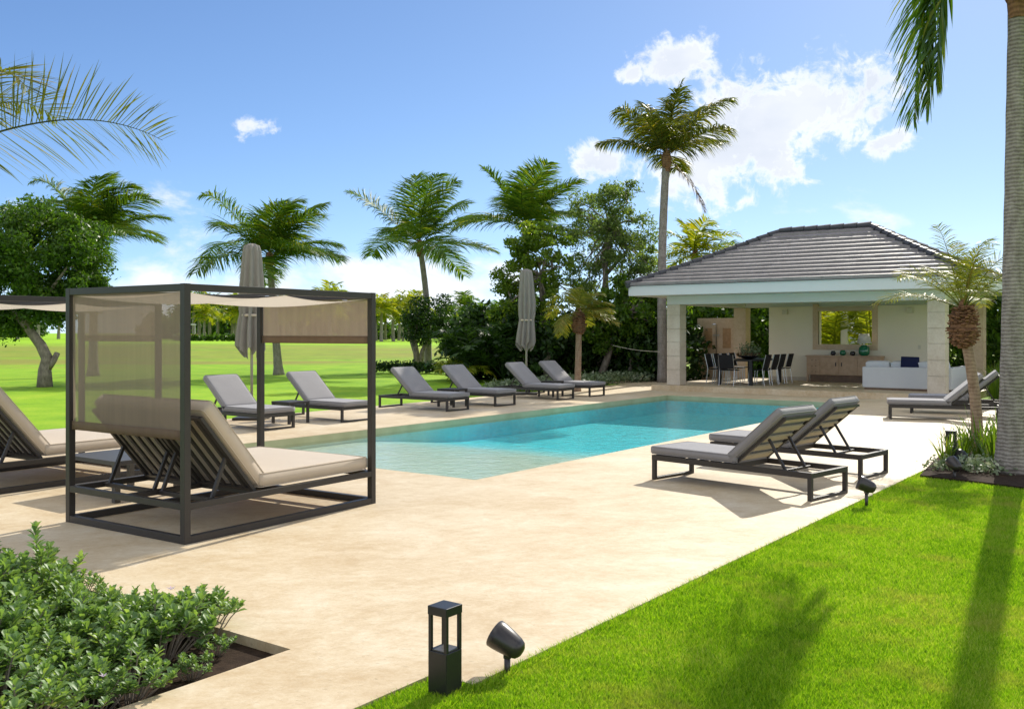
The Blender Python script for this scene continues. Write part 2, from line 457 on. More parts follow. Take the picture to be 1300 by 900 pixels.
def grass_mat():
    m = bpy.data.materials.new('grass_blade'); m.use_nodes = True
    N = NT(m.node_tree); b = m.node_tree.nodes['Principled BSDF']; out = m.node_tree.nodes['Material Output']
    geo = N.n('ShaderNodeNewGeometry'); tc = N.n('ShaderNodeTexCoord').outputs['Object']
    big = N.noise(tc, .55, 5, .6, .4); mid = N.noise(tc, 4.5, 4, .6)
    f = N.math('ADD', N.math('MULTIPLY', geo.outputs['Random Per Island'], .45), N.math('ADD', N.math('MULTIPLY', big, .5), N.math('MULTIPLY', mid, .3)))
    col = N.ramp(f, [(.30, (.055, .145, .008)), (.52, (.195, .375, .013)), (.72, (.36, .53, .025)), (.92, (.56, .58, .15))])
    dry = N.ramp(N.math('ADD', N.math('MULTIPLY', N.noise(tc, 1.3, 6, .65, .3), .8), N.math('MULTIPLY', mid, .25)), [(.54, 0.0), (.70, .65)])
    col = N.mix(dry, col, (.42, .36, .12))
    N.l(col, b.inputs['Base Color']); b.inputs['Roughness'].default_value = .55; b.inputs['Specular IOR Level'].default_value = .2
    t = N.n('ShaderNodeBsdfTranslucent'); N.l(N.mix(1.0, col, (1.15, 1.25, .35), 'MULTIPLY'), t.inputs[0])
    mx = N.n('ShaderNodeMixShader'); mx.inputs[0].default_value = .5
    N.l(b.outputs[0], mx.inputs[1]); N.l(t.outputs[0], mx.inputs[2]); N.l(mx.outputs[0], out.inputs[0])
    return m


M['blade'] = grass_mat()
M['petal'] = leafmat('petal', (.7, .45, .7), (.85, .75, .85), None, trans=.3, tcol=(1, 1, 1))


def lawn_mat():
    m = bpy.data.materials.new('lawn'); m.use_nodes = True
    N = NT(m.node_tree); b = m.node_tree.nodes['Principled BSDF']
    tc = N.n('ShaderNodeTexCoord').outputs['Object']
    sep = N.n('ShaderNodeSeparateXYZ'); N.l(tc, sep.inputs[0])
    n1 = N.noise(tc, .8, 6, .6); n2 = N.noise(tc, 14, 6, .7); n3 = N.noise(N.mapping(tc, (.05, .22, 1)), 1.2, 5, .55)
    f = N.math('ADD', N.math('MULTIPLY', n1, .45), N.math('ADD', N.math('MULTIPLY', n2, .35), N.math('MULTIPLY', n3, .25)))
    green = N.ramp(f, [(.36, (.12, .27, .010)), (.52, (.23, .41, .014)), (.68, (.35, .48, .03))])
    # rough on the far mound: dry, browner grass
    yy = N.math('ADD', sep.outputs[1], N.math('MULTIPLY', N.math('SUBTRACT', n3, .5), 30))
    brown = N.ramp(N.math('DIVIDE', yy, 120.0), [(.40, 0.0), (.45, .75), (.56, .65), (.63, 0.0)])
    col = N.mix(N.math('MULTIPLY', brown, N.ramp(n3, [(.3, .4), (.6, 1.0)])), green, (.24, .19, .05))
    fair = N.ramp(N.math('DIVIDE', sep.outputs[1], 120.0), [(.60, 0.0), (.68, .8)])
    col = N.mix(fair, col, N.mix(n3, (.25, .47, .012), (.34, .55, .018)))
    N.l(col, b.inputs['Base Color']); b.inputs['Roughness'].default_value = .8; b.inputs['Specular IOR Level'].default_value = .15
    bp = N.n('ShaderNodeBump'); bp.inputs['Strength'].default_value = .6; bp.inputs['Distance'].default_value = .03
    N.l(N.noise(tc, 30, 5, .7), bp.inputs['Height']); N.l(bp.outputs[0], b.inputs['Normal'])
    return m


M['lawn'] = lawn_mat()


def water_mat():
    m = bpy.data.materials.new('water'); m.use_nodes = True
    N = NT(m.node_tree); m.node_tree.nodes.remove(m.node_tree.nodes['Principled BSDF']); out = m.node_tree.nodes['Material Output']
    tc = N.n('ShaderNodeTexCoord').outputs['Object']
    w1 = N.noise(N.mapping(tc, (1, 1.5, 1)), 5.5, 3, .55, .6)
    w2 = N.noise(tc, 16, 3, .55, .3)
    h = N.math('ADD', N.math('MULTIPLY', w1, .7), N.math('MULTIPLY', w2, .25))
    bp = N.n('ShaderNodeBump'); bp.inputs['Strength'].default_value = .42; bp.inputs['Distance'].default_value = .06
    N.l(h, bp.inputs['Height'])
    tr = N.n('ShaderNodeBsdfTransparent'); tr.inputs[0].default_value = (.93, .995, .99, 1)
    gl = N.n('ShaderNodeBsdfGlossy'); gl.inputs['Roughness'].default_value = .03; N.l(bp.outputs[0], gl.inputs['Normal'])
    fr = N.n('ShaderNodeFresnel'); N.l(bp.outputs[0], fr.inputs['Normal'])
    # light passing up or down through the surface: same reflectance from both sides
    gm = N.n('ShaderNodeNewGeometry'); N.l(N.math('ADD', 1.28, N.math('MULTIPLY', gm.outputs['Backfacing'], 1 / 1.28 - 1.28)), fr.inputs[0])
    mx = N.n('ShaderNodeMixShader'); N.l(fr.outputs[0], mx.inputs[0]); N.l(tr.outputs[0], mx.inputs[1]); N.l(gl.outputs[0], mx.inputs[2])
    N.l(mx.outputs[0], out.inputs[0])
    return m


M['water'] = water_mat()


def tile_mat(name, c1, c2, size=.06):
    m = bpy.data.materials.new(name); m.use_nodes = True
    N = NT(m.node_tree); b = m.node_tree.nodes['Principled BSDF']
    tc = N.n('ShaderNodeTexCoord').outputs['Object']
    # rippling caustic network painted into the tile tone, plus slow noise
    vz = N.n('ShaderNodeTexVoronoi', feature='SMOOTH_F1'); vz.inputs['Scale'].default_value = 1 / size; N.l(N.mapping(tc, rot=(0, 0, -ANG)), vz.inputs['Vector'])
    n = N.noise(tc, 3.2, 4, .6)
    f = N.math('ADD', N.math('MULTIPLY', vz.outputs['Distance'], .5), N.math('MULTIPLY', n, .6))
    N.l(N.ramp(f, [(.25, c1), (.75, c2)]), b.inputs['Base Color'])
    b.inputs['Roughness'].default_value = .4
    return m


def pool_tile():
    m = tile_mat('pool_tile_water_tint', (.0, .56, .68), (.02, .82, .92), .12)
    N = NT(m.node_tree); b = m.node_tree.nodes['Principled BSDF']; old = b.inputs['Base Color'].links[0].from_socket
    tc = N.n('ShaderNodeTexCoord').outputs['Object']
    dt = N.n('ShaderNodeVectorMath', operation='DOT_PRODUCT'); N.l(tc, dt.inputs[0]); dt.inputs[1].default_value = tuple(U)
    u = N.math('SUBTRACT', dt.outputs['Value'], O.dot(U))
    u = N.math('ADD', u, N.math('MULTIPLY', N.math('SUBTRACT', N.noise(tc, .9, 4, .6), .5), 2.4))
    f = N.ramp(N.math('DIVIDE', u, 10.0), [(.24, 0.0), (.66, 1.0)], 'EASE')  # water's deepening tint along the pool, painted into the floor tile colour
    st = N.ramp(N.noise(tc, 4, 6, .6), [(.3, (.50, .60, .44)), (.7, (.66, .72, .57))])
    N.l(N.mix(f, st, old), b.inputs['Base Color'])
    return m


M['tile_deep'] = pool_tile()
M['tile_band'] = tile_mat('green_stone_band', (.36, .33, .18), (.48, .44, .26), .3)


def roof_mat():
    m = bpy.data.materials.new('roof_tile'); m.use_nodes = True
    N = NT(m.node_tree); b = m.node_tree.nodes['Principled BSDF']
    tc = N.n('ShaderNodeTexCoord').outputs['Object']
    n = N.noise(N.mapping(tc, (3, 3, 3)), 2.0, 6, .65)
    br = N.n('ShaderNodeTexVoronoi'); br.inputs['Scale'].default_value = 3.2; N.l(tc, br.inputs['Vector'])
    f = N.math('ADD', N.math('MULTIPLY', n, .7), N.math('MULTIPLY', br.outputs['Color'], .3))
    N.l(N.ramp(f, [(.25, (.17, .148, .145)), (.75, (.27, .24, .235))]), b.inputs['Base Color'])
    b.inputs['Roughness'].default_value = .48; b.inputs['Specular IOR Level'].default_value = .6
    bp = N.n('ShaderNodeBump'); bp.inputs['Strength'].default_value = .35; bp.inputs['Distance'].default_value = .02
    N.l(n, bp.inputs['Height']); N.l(bp.outputs[0], b.inputs['Normal'])
    return m


M['roof'] = roof_mat()
M['roof_cap'] = mat('roof_cap_tile', (.055, .055, .065), rough=.55, spec=.5, var=.3, vscale=6)

# ---------------------------------------------------------------- ground
POOL_L, POOL_W = 14.73, 5.1


def terr(x, y):
    t = min(max((y - 45) / 30.0, 0), 1); t = t * t * (3 - 2 * t)
    return -.03 + .75 * t + (.12 * math.sin(x * .07 + y * .05) * t)


def build_ground():
    us = sorted(set([-40, -20, -14, -10, -5.2, -2, 0, 4, 8, 12, POOL_L, 17, 20, 23, 26, 30] + list(np.arange(34, 130, 4)) + [140, 170, 220, 300, 450, 700, 1200]))
    vs = sorted(set([-900, -500, -250, -150, -100, -70, -50, -40, -30, -20, -12, -8, -4, -2.87, 0, .35, 2, POOL_W, 9, 12, 16, 20, 26] + list(np.arange(32, 130, 4)) + [150, 200, 300, 500, 900]))
    b = MB(); nv = len(vs)
    pts = []
    for u in us:
        for v in vs:
            p = W(u, v); pts.append((p.x, p.y, terr(p.x, p.y)))
    fs = []
    for i in range(len(us) - 1):
        for j in range(nv - 1):
            if us[i] >= 0 and us[i + 1] <= POOL_L and vs[j] >= 0 and vs[j + 1] <= POOL_W: continue
            if us[i] >= -14 and us[i + 1] <= -5.2 and vs[j] >= -2.87 and vs[j + 1] <= .35: continue
            fs.append((i * nv + j, (i + 1) * nv + j, (i + 1) * nv + j + 1, i * nv + j + 1))
    b.add(pts, fs)
    struct(b.build('ground', M['lawn'], smooth=True))


build_ground()


def uvbox(b, u0, u1, v0, v1, z0, z1):
    """box whose sides follow the pool axes, in world coordinates"""
    q = [W(u0, v0), W(u1, v0), W(u1, v1), W(u0, v1)]
    vs = [(p.x, p.y, z0) for p in q] + [(p.x, p.y, z1) for p in q]
    b.add(vs, [(3, 2, 1, 0), (4, 5, 6, 7), (0, 1, 5, 4), (1, 2, 6, 5), (2, 3, 7, 6), (3, 0, 4, 7)])


def build_deck():
    b = MB()
    D0, D1, E = -3.98, 8.75, -5.2
    zb = -.12
    for (u0, u1, v0, v1) in [(E, 0, -2.87, D1), (-5.02, 0, D0, -2.87), (0, POOL_L, D0, 0), (0, POOL_L, POOL_W, D1), (POOL_L, 16.6, D0, D1),
                             (16.6, 19.2, 6.55, D1), (-14, -5.02, -3.73, -2.87), (16.6, 17.7, D0, -1.95), (19.2, 25.5, 6.55, 11.5)]:
        uvbox(b, u0, u1, v0, v1, zb, 0)
    struct(b.build('pool_deck', M['deck']))
    # pool basin
    b = MB(); t = .2; wz = -.10
    SH, FL = -.20, -.46          # apparent depths: looking along the water, refraction lifts the floor
    s = MB(); uvbox(s, 0, 2.8, 0, POOL_W, FL - .2, SH); struct(s.build('pool_shelf', M['tile_deep']))
    s = MB()
    def slope(i, j):
        e = i * i * (3 - 2 * i); return W(2.798 + 3.6 * i + .25 * math.sin(j * 5) * i * (1 - i), .011 + j * (POOL_W - .022), SH + (FL + .004 - SH) * e)
    s.grid(slope, 14, 12); struct(s.build('pool_shelf', M['tile_deep'], smooth=True))
    s = MB(); uvbox(s, 2.8, POOL_L, 0, POOL_W, FL - .2, FL)
    for a in ((0.001, POOL_L, -.15, 0.012, FL, wz - .05), (.001, POOL_L, POOL_W - .012, POOL_W + .15, FL, wz - .05), (POOL_L - .012, POOL_L + .15, 0, POOL_W, FL, wz - .05)):
        uvbox(s, *a)
    struct(s.build('pool_floor', M['tile_deep']))
    s = MB()
    for a in ((-.15, .010, 0, POOL_W, wz - .25, -.006), (0, POOL_L, -.15, .010, wz - .049, -.006), (0, POOL_L, POOL_W - .010, POOL_W + .15, wz - .049, -.006), (POOL_L - .010, POOL_L + .15, 0, POOL_W, wz - .049, -.006)):
        uvbox(s, *a)
    struct(s.build('pool_wall', M['tile_band']))
    w = MB(); q = [W(-.02, -.02, wz), W(POOL_L + .02, -.02, wz), W(POOL_L + .02, POOL_W + .02, wz), W(-.02, POOL_W + .02, wz)]
    w.add(q, [(0, 1, 2, 3)]); struct(w.build('water', M['water']))
    # planting-bed soil
    s = MB(); uvbox(s, -14, -5.2, -2.87, .35, -.3, -.055)
    struct(s.build('bed_soil', M['soil']))
    s = MB(); e = [G(1168, 604), G(1185, 586), G(1215, 560), G(1300, 545), G(1345, 590), G(1320, 622), G(1240, 612)]
    c = sum(e, Vector()) / len(e)
    s.add([(p.x, p.y, .012) for p in e] + [(p.x, p.y, -.1) for p in e], [tuple(range(7))] + [(i, (i + 1) % 7, (i + 1) % 7 + 7, i + 7) for i in range(7)])
    struct(s.build('bed_soil', M['soil']))


build_deck()

# ---------------------------------------------------------------- pavilion
def build_pavilion():
    cu, cv = 19.4, 2.35
    L = 'open white poolside pavilion with a dark hipped tile roof on travertine columns'
    t = thing('pavilion', L, 'pavilion', W(cu, cv), ANG)

    def bx(b, u0, u1, v0, v1, z0, z1): b.box(u0 - cu, u1 - cu, v0 - cv, v1 - cv, z0, z1)
    b = MB(); bx(b, 16.6, 22.9, -1.95, 6.55, -.1, .15); b.build('floor_slab', M['deck'], t, bevel=.008)
    VL, VR = 6.19, -1.49
    cw = .42
    bk = 21.9
    for (u0, v0, m) in ((16.9, VL - cw, 'stone'), (16.9, VR, 'stone'), (bk - .1, VL - cw, 'stone_warm'), (bk - .1, VR, 'stone_warm')):
        b = MB(); z = .15
        hs = [.45, .40, .42, .38, .40, .32]
        tot = sum(hs); k = (2.52 - .15) / tot
        for h in hs:
            bx(b, u0, u0 + cw, v0, v0 + cw, z + .006, z + h * k - .005); z += h * k
        bx(b, u0 + .02, u0 + cw - .02, v0 + .02, v0 + cw - .02, .151, 2.519)
        b.build('column', M[m], t, bevel=.004)
    # beams
    b = MB()
    bx(b, 16.9, 16.9 + cw, VR, VL, 2.52, 2.77)
    bx(b, 16.9 + cw, bk - .1, VL - cw, VL, 2.52, 2.768); bx(b, 16.9 + cw, bk - .1, VR, VR + cw, 2.52, 2.768)
    bx(b, bk - .1, bk + .32, VR, VL, 2.522, 2.77)
    b.build('beam', M['white'], t, bevel=.006)
    # back wall with window opening
    wl, wr = 4.92, -.2
    wv0, wv1, wz0, wz1 = 1.62, 3.29, 1.32, 2.45
    b = MB()
    wi, wo = 21.7, 22.0
    bx(b, wi, wo, wv1, wl, .15, 2.53); bx(b, wi, wo, wr, wv0, .15, 2.53)
    bx(b, wi, wo, wv0, wv1, .15, wz0); bx(b, wi, wo, wv0, wv1, wz1, 2.53)
    b.build('wall', M['cream'], t)
    b = MB(); bx(b, wi - .015, wi, wr + .01, wl - .01, .151, .27); b.build('skirting', M['stone'], t, bevel=.003)
    wn = MB()
    for a in ((wi - .03, wi + .1, wv1, wv1 + .17, wz0 - .17, 2.6), (wi - .03, wi + .1, wv0 - .17, wv0, wz0 - .17, 2.6), (wi - .03, wi + .1, wv0, wv1, wz0 - .17, wz0), (wi - .028, wi + .1, wv0, wv1, wz1 - .08, wz1 + .02)):
        bx(wn, *a)
    w = wn.build('window', M['stone_warm'], t, bevel=.004)
    w['label'] = 'square opening in the back wall with a travertine frame'
    b = MB(); bx(b, wi - .06, wi - .03, wv0 - .02, wv1 + .02, 2.39, 2.50); b.build('blind', M['cush_beige'], w, bevel=.01)
    b = MB(); bx(b, wi - .012, wi, -.75 + .95, -.67 + .95, 1.2, 1.32); b.build('light_switch', M['plastic'], t, bevel=.002)
    # ceiling / soffit and fascia
    U0, U1, V0, V1 = 16.07, 22.72, -2.32, 7.02
    b = MB(); bx(b, U0 + .03, U1 - .03, V0 + .03, V1 - .03, 2.774, 2.80); b.build('ceiling', M['white'], t)
    b = MB()
    for a in ((U0, U0 + .04, V0, V1, 2.77, 3.06), (U1 - .04, U1, V0, V1, 2.77, 3.06), (U0 + .04, U1 - .04, V0, V0 + .04, 2.77, 3.06), (U0 + .04, U1 - .04, V1 - .04, V1, 2.77, 3.06)):
        bx(b, *a)
    b.build('fascia', M['white'], t, bevel=.006)
    # stepped tile courses, swept up in a bell-cast curve
    b = MB(); n = 13; half = (U1 - U0) / 2; over = .05
    z0, rise = 3.075, 1.64

    def ring(s):
        d = s * (half + over)
        z = z0 + rise * (.91 * s + .09 * s ** 2.0) if s > 0 else z0
        return (U0 - over + d, U1 + over - d, V0 - over + d, V1 + over - d, z)
    rr = random.Random(3)
    for i in range(n):
        a = ring(i / n); c = ring(min((i + 1.06) / n, .9999))
        lift = .080 - .018 * i / n
        lo = [(a[0], a[2]), (a[1], a[2]), (a[1], a[3]), (a[0], a[3])]
        hi = [(c[0], c[2]), (c[1], c[2]), (c[1], c[3]), (c[0], c[3])]
        for k in range(4):
            p, q, r2, s2 = lo[k], lo[(k + 1) % 4], hi[(k + 1) % 4], hi[k]
            ln = math.hypot(q[0] - p[0], q[1] - p[1]); m = max(2, int(ln / .33))
            for j in range(m):
                f0, f1 = j / m, (j + 1) / m
                dz = rr.uniform(-.003, .004)
                jx = rr.uniform(0, .012)

                def pt(A, B, f, z): return (A[0] + (B[0] - A[0]) * f - cu, A[1] + (B[1] - A[1]) * f - cv, z)
                v4 = [pt(p, q, f0, a[4] + lift + dz), pt(p, q, f1, a[4] + lift + dz), pt(s2, r2, f1, c[4] + .006), pt(s2, r2, f0, c[4] + .006)]
                lo2 = [pt(p, q, f0, a[4] - .004), pt(p, q, f1, a[4] - .004)]
                b.add(v4 + lo2, [(0, 1, 2, 3), (5, 1, 0, 4)])
    rf = b.build('roof', M['roof'], t)
    # hip and ridge caps
    def caps(p0, p1, curve=None):
        c = MB(); p0 = Vector(p0); p1 = Vector(p1); m = max(3, int((p1 - p0).length / .36))
        for j in range(m):
            def at(f):
                if curve: return Vector(curve(f))
                return p0.lerp(p1, f)
            a = at(j / m); e = at(min(1, (j + 1.15) / m))
            c.tube([a, e], [.115, .085], 8)
        c.build('ridge_cap', M['roof_cap'], rf)

    def hip(k):
        def fn(s):
            r_ = ring(min(s, .9999)); x = (r_[0], r_[1])[k & 1]; y = (r_[2], r_[3])[k >> 1]
            return (x - cu, y - cv, r_[4] + .02)
        return fn
    for k in range(4):
        f = hip(k); caps(f(0), f(1), f)
    r_ = ring(.9999)
    caps(((r_[0] + r_[1]) / 2 - cu, r_[2] - cv, r_[4] + .04), ((r_[0] + r_[1]) / 2 - cu, r_[3] - cv, r_[4] + .04))
    # sconces
    def sconce(v, lab):
        s = thing('wall_sconce', lab, 'wall lamp', W(wi, v, 2.36), ANG, 'wall sconces in the pavilion')
        b = MB(); b.box(-.03, 0, -.05, .05, -.06, .06); b.build('back_plate', M['metal_light'], s, bevel=.004)
        b = MB(); b.box(-.13, -.03, -.085, .085, -.075, .075); b.build('lamp_head', M['plastic'], s, bevel=.008)
    sconce(4.35, 'small grey box sconce on the pavilion wall left of its window')
    sconce(.5, 'small grey box sconce on the pavilion wall right of its window')
    # shower wall
    s = thing('shower_wall', 'freestanding beige travertine shower wall behind the dining table', 'shower', W(22.9, 6.9), ANG)
    b = MB(); b.box(0, .18, -.75, 1.15, 0, 2.2); b.build('wall', M['stone_warm'], s, bevel=.006)
    for y in (.72, .02):
        b = MB(); b.box(-.015, .0, y - .15, y + .15, 1.15, 1.85); b.build('teak_panel', M['teak'], s, bevel=.004)
    b = MB(); b.tube([(-.05, .4, .55), (-.05, .4, 1.95), (-.08, .4, 2.0), (-.22, .4, 2.0)], .014, 8); p = b.build('shower_pipe', M['steel'], s, smooth=True)
    b = MB(); b.lathe([(.02, .03), (.09, 0), (.09, -.015)], 16, (-.22, .4, 1.98)); b.build('shower_head', M['steel'], s, smooth=True)
    b = MB(); b.bar((-.06, .28, 1.6), (-.06, .52, 1.6), .03, .03); b.build('tap', M['steel'], s)


build_pavilion()


# ---------------------------------------------------------------- pavilion furniture
def cushion(sx, sy, sz, puff=.03, nx=10, ny=8):
    nx *= 2; ny *= 2; puff *= .7
    """soft rounded slab from z=0 to sz, centred in x,y"""
    b = MB(); o = []
    def prof(s):
        return max(0, (1 - abs(2 * s - 1) ** 14)) ** .5
    top = lambda i, j: ((i - .5) * sx, (j - .5) * sy, sz / 2 + (sz / 2) * (.88 + .12 * prof(i)) * (.88 + .12 * prof(j)) + puff * (math.sin(math.pi * i) * math.sin(math.pi * j)) ** .6 - puff * .6)
    bot = lambda i, j: ((i - .5) * sx, (1 - j - .5) * sy, sz / 2 - (sz / 2) * (.75 + .25 * prof(i)) * (.75 + .25 * prof(j)))
    b.grid(top, nx, ny); n0 = len(b.v); b.grid(bot, nx, ny)
    W_ = ny + 1
    edge_t = [i * W_ for i in range(nx + 1)]; edge_b = [n0 + i * W_ + ny for i in range(nx + 1)]
    for i in range(nx): b.f.append((edge_t[i], edge_b[i], edge_b[i + 1], edge_t[i + 1]))
    edge_t = [i * W_ + ny for i in range(nx + 1)]; edge_b = [n0 + i * W_ for i in range(nx + 1)]
    for i in range(nx): b.f.append((edge_t[i + 1], edge_b[i + 1], edge_b[i], edge_t[i]))
    for side, ti in ((0, 0), (1, nx)):
        for j in range(ny):
            a, c = ti * W_ + j, ti * W_ + j + 1
            d, e = n0 + ti * W_ + ny - j, n0 + ti * W_ + ny - j - 1
            b.f.append((a, c, e, d) if side == 0 else (c, a, d, e))
    return b


def piping(parent, sx, sy, sz, m, rr=.004, cr=.03):
    b = MB()
    for z in (sz * .90, sz * .10):
        pts = []
        for cx, cy, a0 in ((1, 1, 0), (-1, 1, 90), (-1, -1, 180), (1, -1, 270)):
            for k in range(5):
                a = R(a0 + 22.5 * k)
                pts.append((cx * (sx / 2 - cr) + cr * math.cos(a), cy * (sy / 2 - cr) + cr * math.sin(a), z))
        pts.append(pts[0]); b.tube(pts, rr, 6, cap=False)
    return b.build('piping', m, parent, smooth=True)


def furnish():
    # sideboard
    F = .15
    s = thing('sideboard', 'pale oak sideboard against the pavilion back wall under the window', 'sideboard', W(21.44, 2.38, F), ANG)
    hw = 1.12
    b = MB(); b.box(-.22, .22, -hw, hw, .22, .79); b.build('cabinet', M['oak'], s, bevel=.004)
    b = MB(); b.box(-.25, .24, -hw - .03, hw + .03, .79, .83); b.build('top', M['oak'], s, bevel=.004)
    b = MB(); b.box(-.17, .2, -hw + .1, hw - .1, 0, .22); b.build('plinth', M['oak_dark'], s)
    for y in (-hw + .03, hw - .03):
        for x in (-.19, .19):
            b = MB(); b.box(x - .03, x + .03, y - .03, y + .03, 0, .22); b.build('leg', M['oak'], s)
    for k in range(3):
        b = MB(); b.box(-.235, -.22, hw - .42, hw - .03, .24 + k * .18, .24 + k * .18 + .165); d = b.build('drawer', M['oak'], s, bevel=.003)
        for dy in (-.07, .05):
            b = MB(); b.box(-.25, -.235, hw - .24 + dy, hw - .22 + dy, .31 + k * .18, .33 + k * .18); b.build('handle', M['black'], d)
    for k in range(3):
        y1 = hw - .45 - k * .57
        b = MB(); b.box(-.235, -.22, y1 - .55, y1, .24, .77); d = b.build('door', M['oak'], s, bevel=.003)
        yy = y1 - .47 if k % 2 == 0 else y1 - .08
        b = MB(); b.box(-.252, -.235, yy - .012, yy + .012, .50, .62); b.build('handle', M['black'], d)
    top = F + .83
    # lamp and vases
    l = thing('table_lamp', 'table lamp with a round green glass base and white linen shade', 'lamp', W(21.42, 1.78, top), ANG)
    b = MB(); b.lathe([(.09, 0), (.155, .05), (.165, .14), (.15, .26), (.08, .32), (.035, .335)], 20); b.build('lamp_base', M['glass_green'], l, smooth=True)
    b = MB(); b.tube([(0, 0, .33), (0, 0, .42)], .012, 8); b.build('stem', M['steel'], l)
    b = MB(); b.lathe([(.22, .38), (.14, .68)], 24); b.f = [f for f in b.f if len(f) == 4]; b.build('lamp_shade', M['shade'], l, smooth=True, solid=.004)
    for v, m, lab in ((2.72, 'glass_dark', 'small dark glass candle holder left of the green bowl on the sideboard'), (2.42, 'glass_green', 'small round green glass bowl on the sideboard'), (2.12, 'glass_dark', 'small dark glass candle holder between green bowl and lamp')):
        b = MB(); k = 1.2 if m == 'glass_green' else 1.0
        b.lathe([(.035 * k, 0), (.075 * k, .03 * k), (.08 * k, .08 * k), (.06 * k, .13 * k), (.045 * k, .14 * k)], 16)
        o = b.build('vase', M[m], smooth=True); o.location = W(21.4, v, top)
        tag(o, lab, 'vase', 'glass pieces on the sideboard')
    # sofa: L-shaped, its back to the pool
    s = thing('corner_sofa', 'low white L shaped sofa with its back to the pool', 'sofa', W(18.0, -.25, F), ANG)
    b = MB(); b.box(0, .22, -.95, 1.1, .05, .62); b.build('backrest', M['white_fabric'], s, bevel=.03, seg=3)
    b = MB(); b.box(.22, .95, -.95, 1.1, .05, .40); b.build('base', M['white_fabric'], s, bevel=.02)
    b = MB(); b.box(0, 2.3, -1.17, -.955, .05, .62); b.build('side_back', M['white_fabric'], s, bevel=.03, seg=3)
    b = MB(); b.box(.955, 2.3, -.95, -.05, .05, .40); b.build('chaise', M['white_fabric'], s, bevel=.02)
    b = MB(); b.box(.04, .9, -.9, 1.05, 0, .05); b.build('plinth', M['oak_dark'], s)
    for k in range(3):
        c = cushion(.16, .62, .36, .03); o = c.build('back_cushion', M['white_fabric'], s, smooth=True)
        o.location = (.36, .76 - k * .66, .42); o.rotation_euler = (0, R(-12), 0)
    def pillow(name, loc, m, lab, rx, size=.45):
        c = cushion(size, size, .14, .05); o = c.build(name, M[m], smooth=True)
        o.location = loc; o.rotation_euler = rx
        tag(o, lab, 'cushion')
    pillow('throw_pillow', W(18.30, -.32, F + .66), 'navy', 'navy throw pillow standing up behind the white sofa back', (R(8), R(-80), ANG))
    pillow('throw_pillow', W(18.8, -1.05, F + .62), 'white_fabric', 'plump white throw pillow at the corner end of the sofa', (R(75), R(10), ANG), .5)
    # dining table
    tb = thing('dining_table', 'long black dining table under the pavilion roof', 'table', W(19.1, 4.5, F), ANG)
    b = MB(); b.box(-1.2, 1.2, -.55, .55, .70, .745); b.build('tabletop', M['black'], tb, bevel=.004)
    for x in (-1.14, 1.14):
        for y in (-.49, .49):
            b = MB(); b.box(x - .045, x + .045, y - .045, y + .045, 0, .70); b.build('leg', M['black'], tb)
    # centrepiece
    pz = F + .745
    c = thing('centrepiece', 'wide dark bowl with a silvery plant on the dining table', 'plant', W(19.0, 4.5, pz), ANG)
    b = MB(); b.lathe([(.10, 0), (.22, .03), (.36, .09), (.37, .10), (.30, .09), (.05, .06)], 20); b.build('bowl', M['glass_dark'], c, smooth=True)
    vv, ff = leaf_cloud([((0, 0, .28), (.30, .38, .24), 420)], .11, rng, aspect=.22, shell=.2)
    link('foliage', np_mesh('foliage', vv, [ff], M['leaf_silver']), None, c)
    vv, ff = leaf_cloud([((0, .05, .14), (.3, .34, .06), 60)], .12, rng, aspect=.8)
    link('dried_pods', np_mesh('dried_pods', vv, [ff], M['frond_dry']), None, c)
    # chairs
    ch = thing('dining_chair', '', 'chair', (0, 0, 0))
    b = MB(); b.box(-.22, .22, -.22, .22, .44, .465); b.build('seat', M['sling'], ch, bevel=.006)
    b = MB(); b.grid(lambda i, j: (-.215 - .10 * i - .02 * math.sin(math.pi * j), (j - .5) * .44, .50 + .40 * i), 4, 6); b.build('backrest', M['sling'], ch, solid=.016)
    for y in (-.225, .225):
        b = MB(); b.tube([(.2, y, .45), (.23, y, 0)], .011, 8); b.build('leg', M['steel'], ch)
        b = MB(); b.tube([(-.31, y, .9), (-.2, y, .46), (-.26, y, 0)], .011, 8); b.build('leg', M['steel'], ch)
    first = [True]

    def place(u, v, a, lab):
        loc = W(u, v, F)
        if first[0]:
            first[0] = False; ch.location = loc; ch.rotation_euler = (0, 0, ANG + a); ch['label'] = lab; ch['group'] = 'black chairs round the dining table'
        else: dup(ch, loc, ANG + a, lab, 'black chairs round the dining table')
    # +x of the chair faces the table
    names = ['first', 'second', 'third', 'last']
    for k in range(4):
        place(18.22 + k * .59, 3.88 - .02 * (k % 2), R(90), '%s black sling chair along the table side nearest the sideboard, counted from the pool' % names[k])
        place(18.22 + k * .59, 5.18, R(-90), '%s black sling chair along the table side nearest the shower wall, counted from the pool' % names[k])
    place(17.62, 4.52, 0, 'black sling chair at the pool end of the dining table')


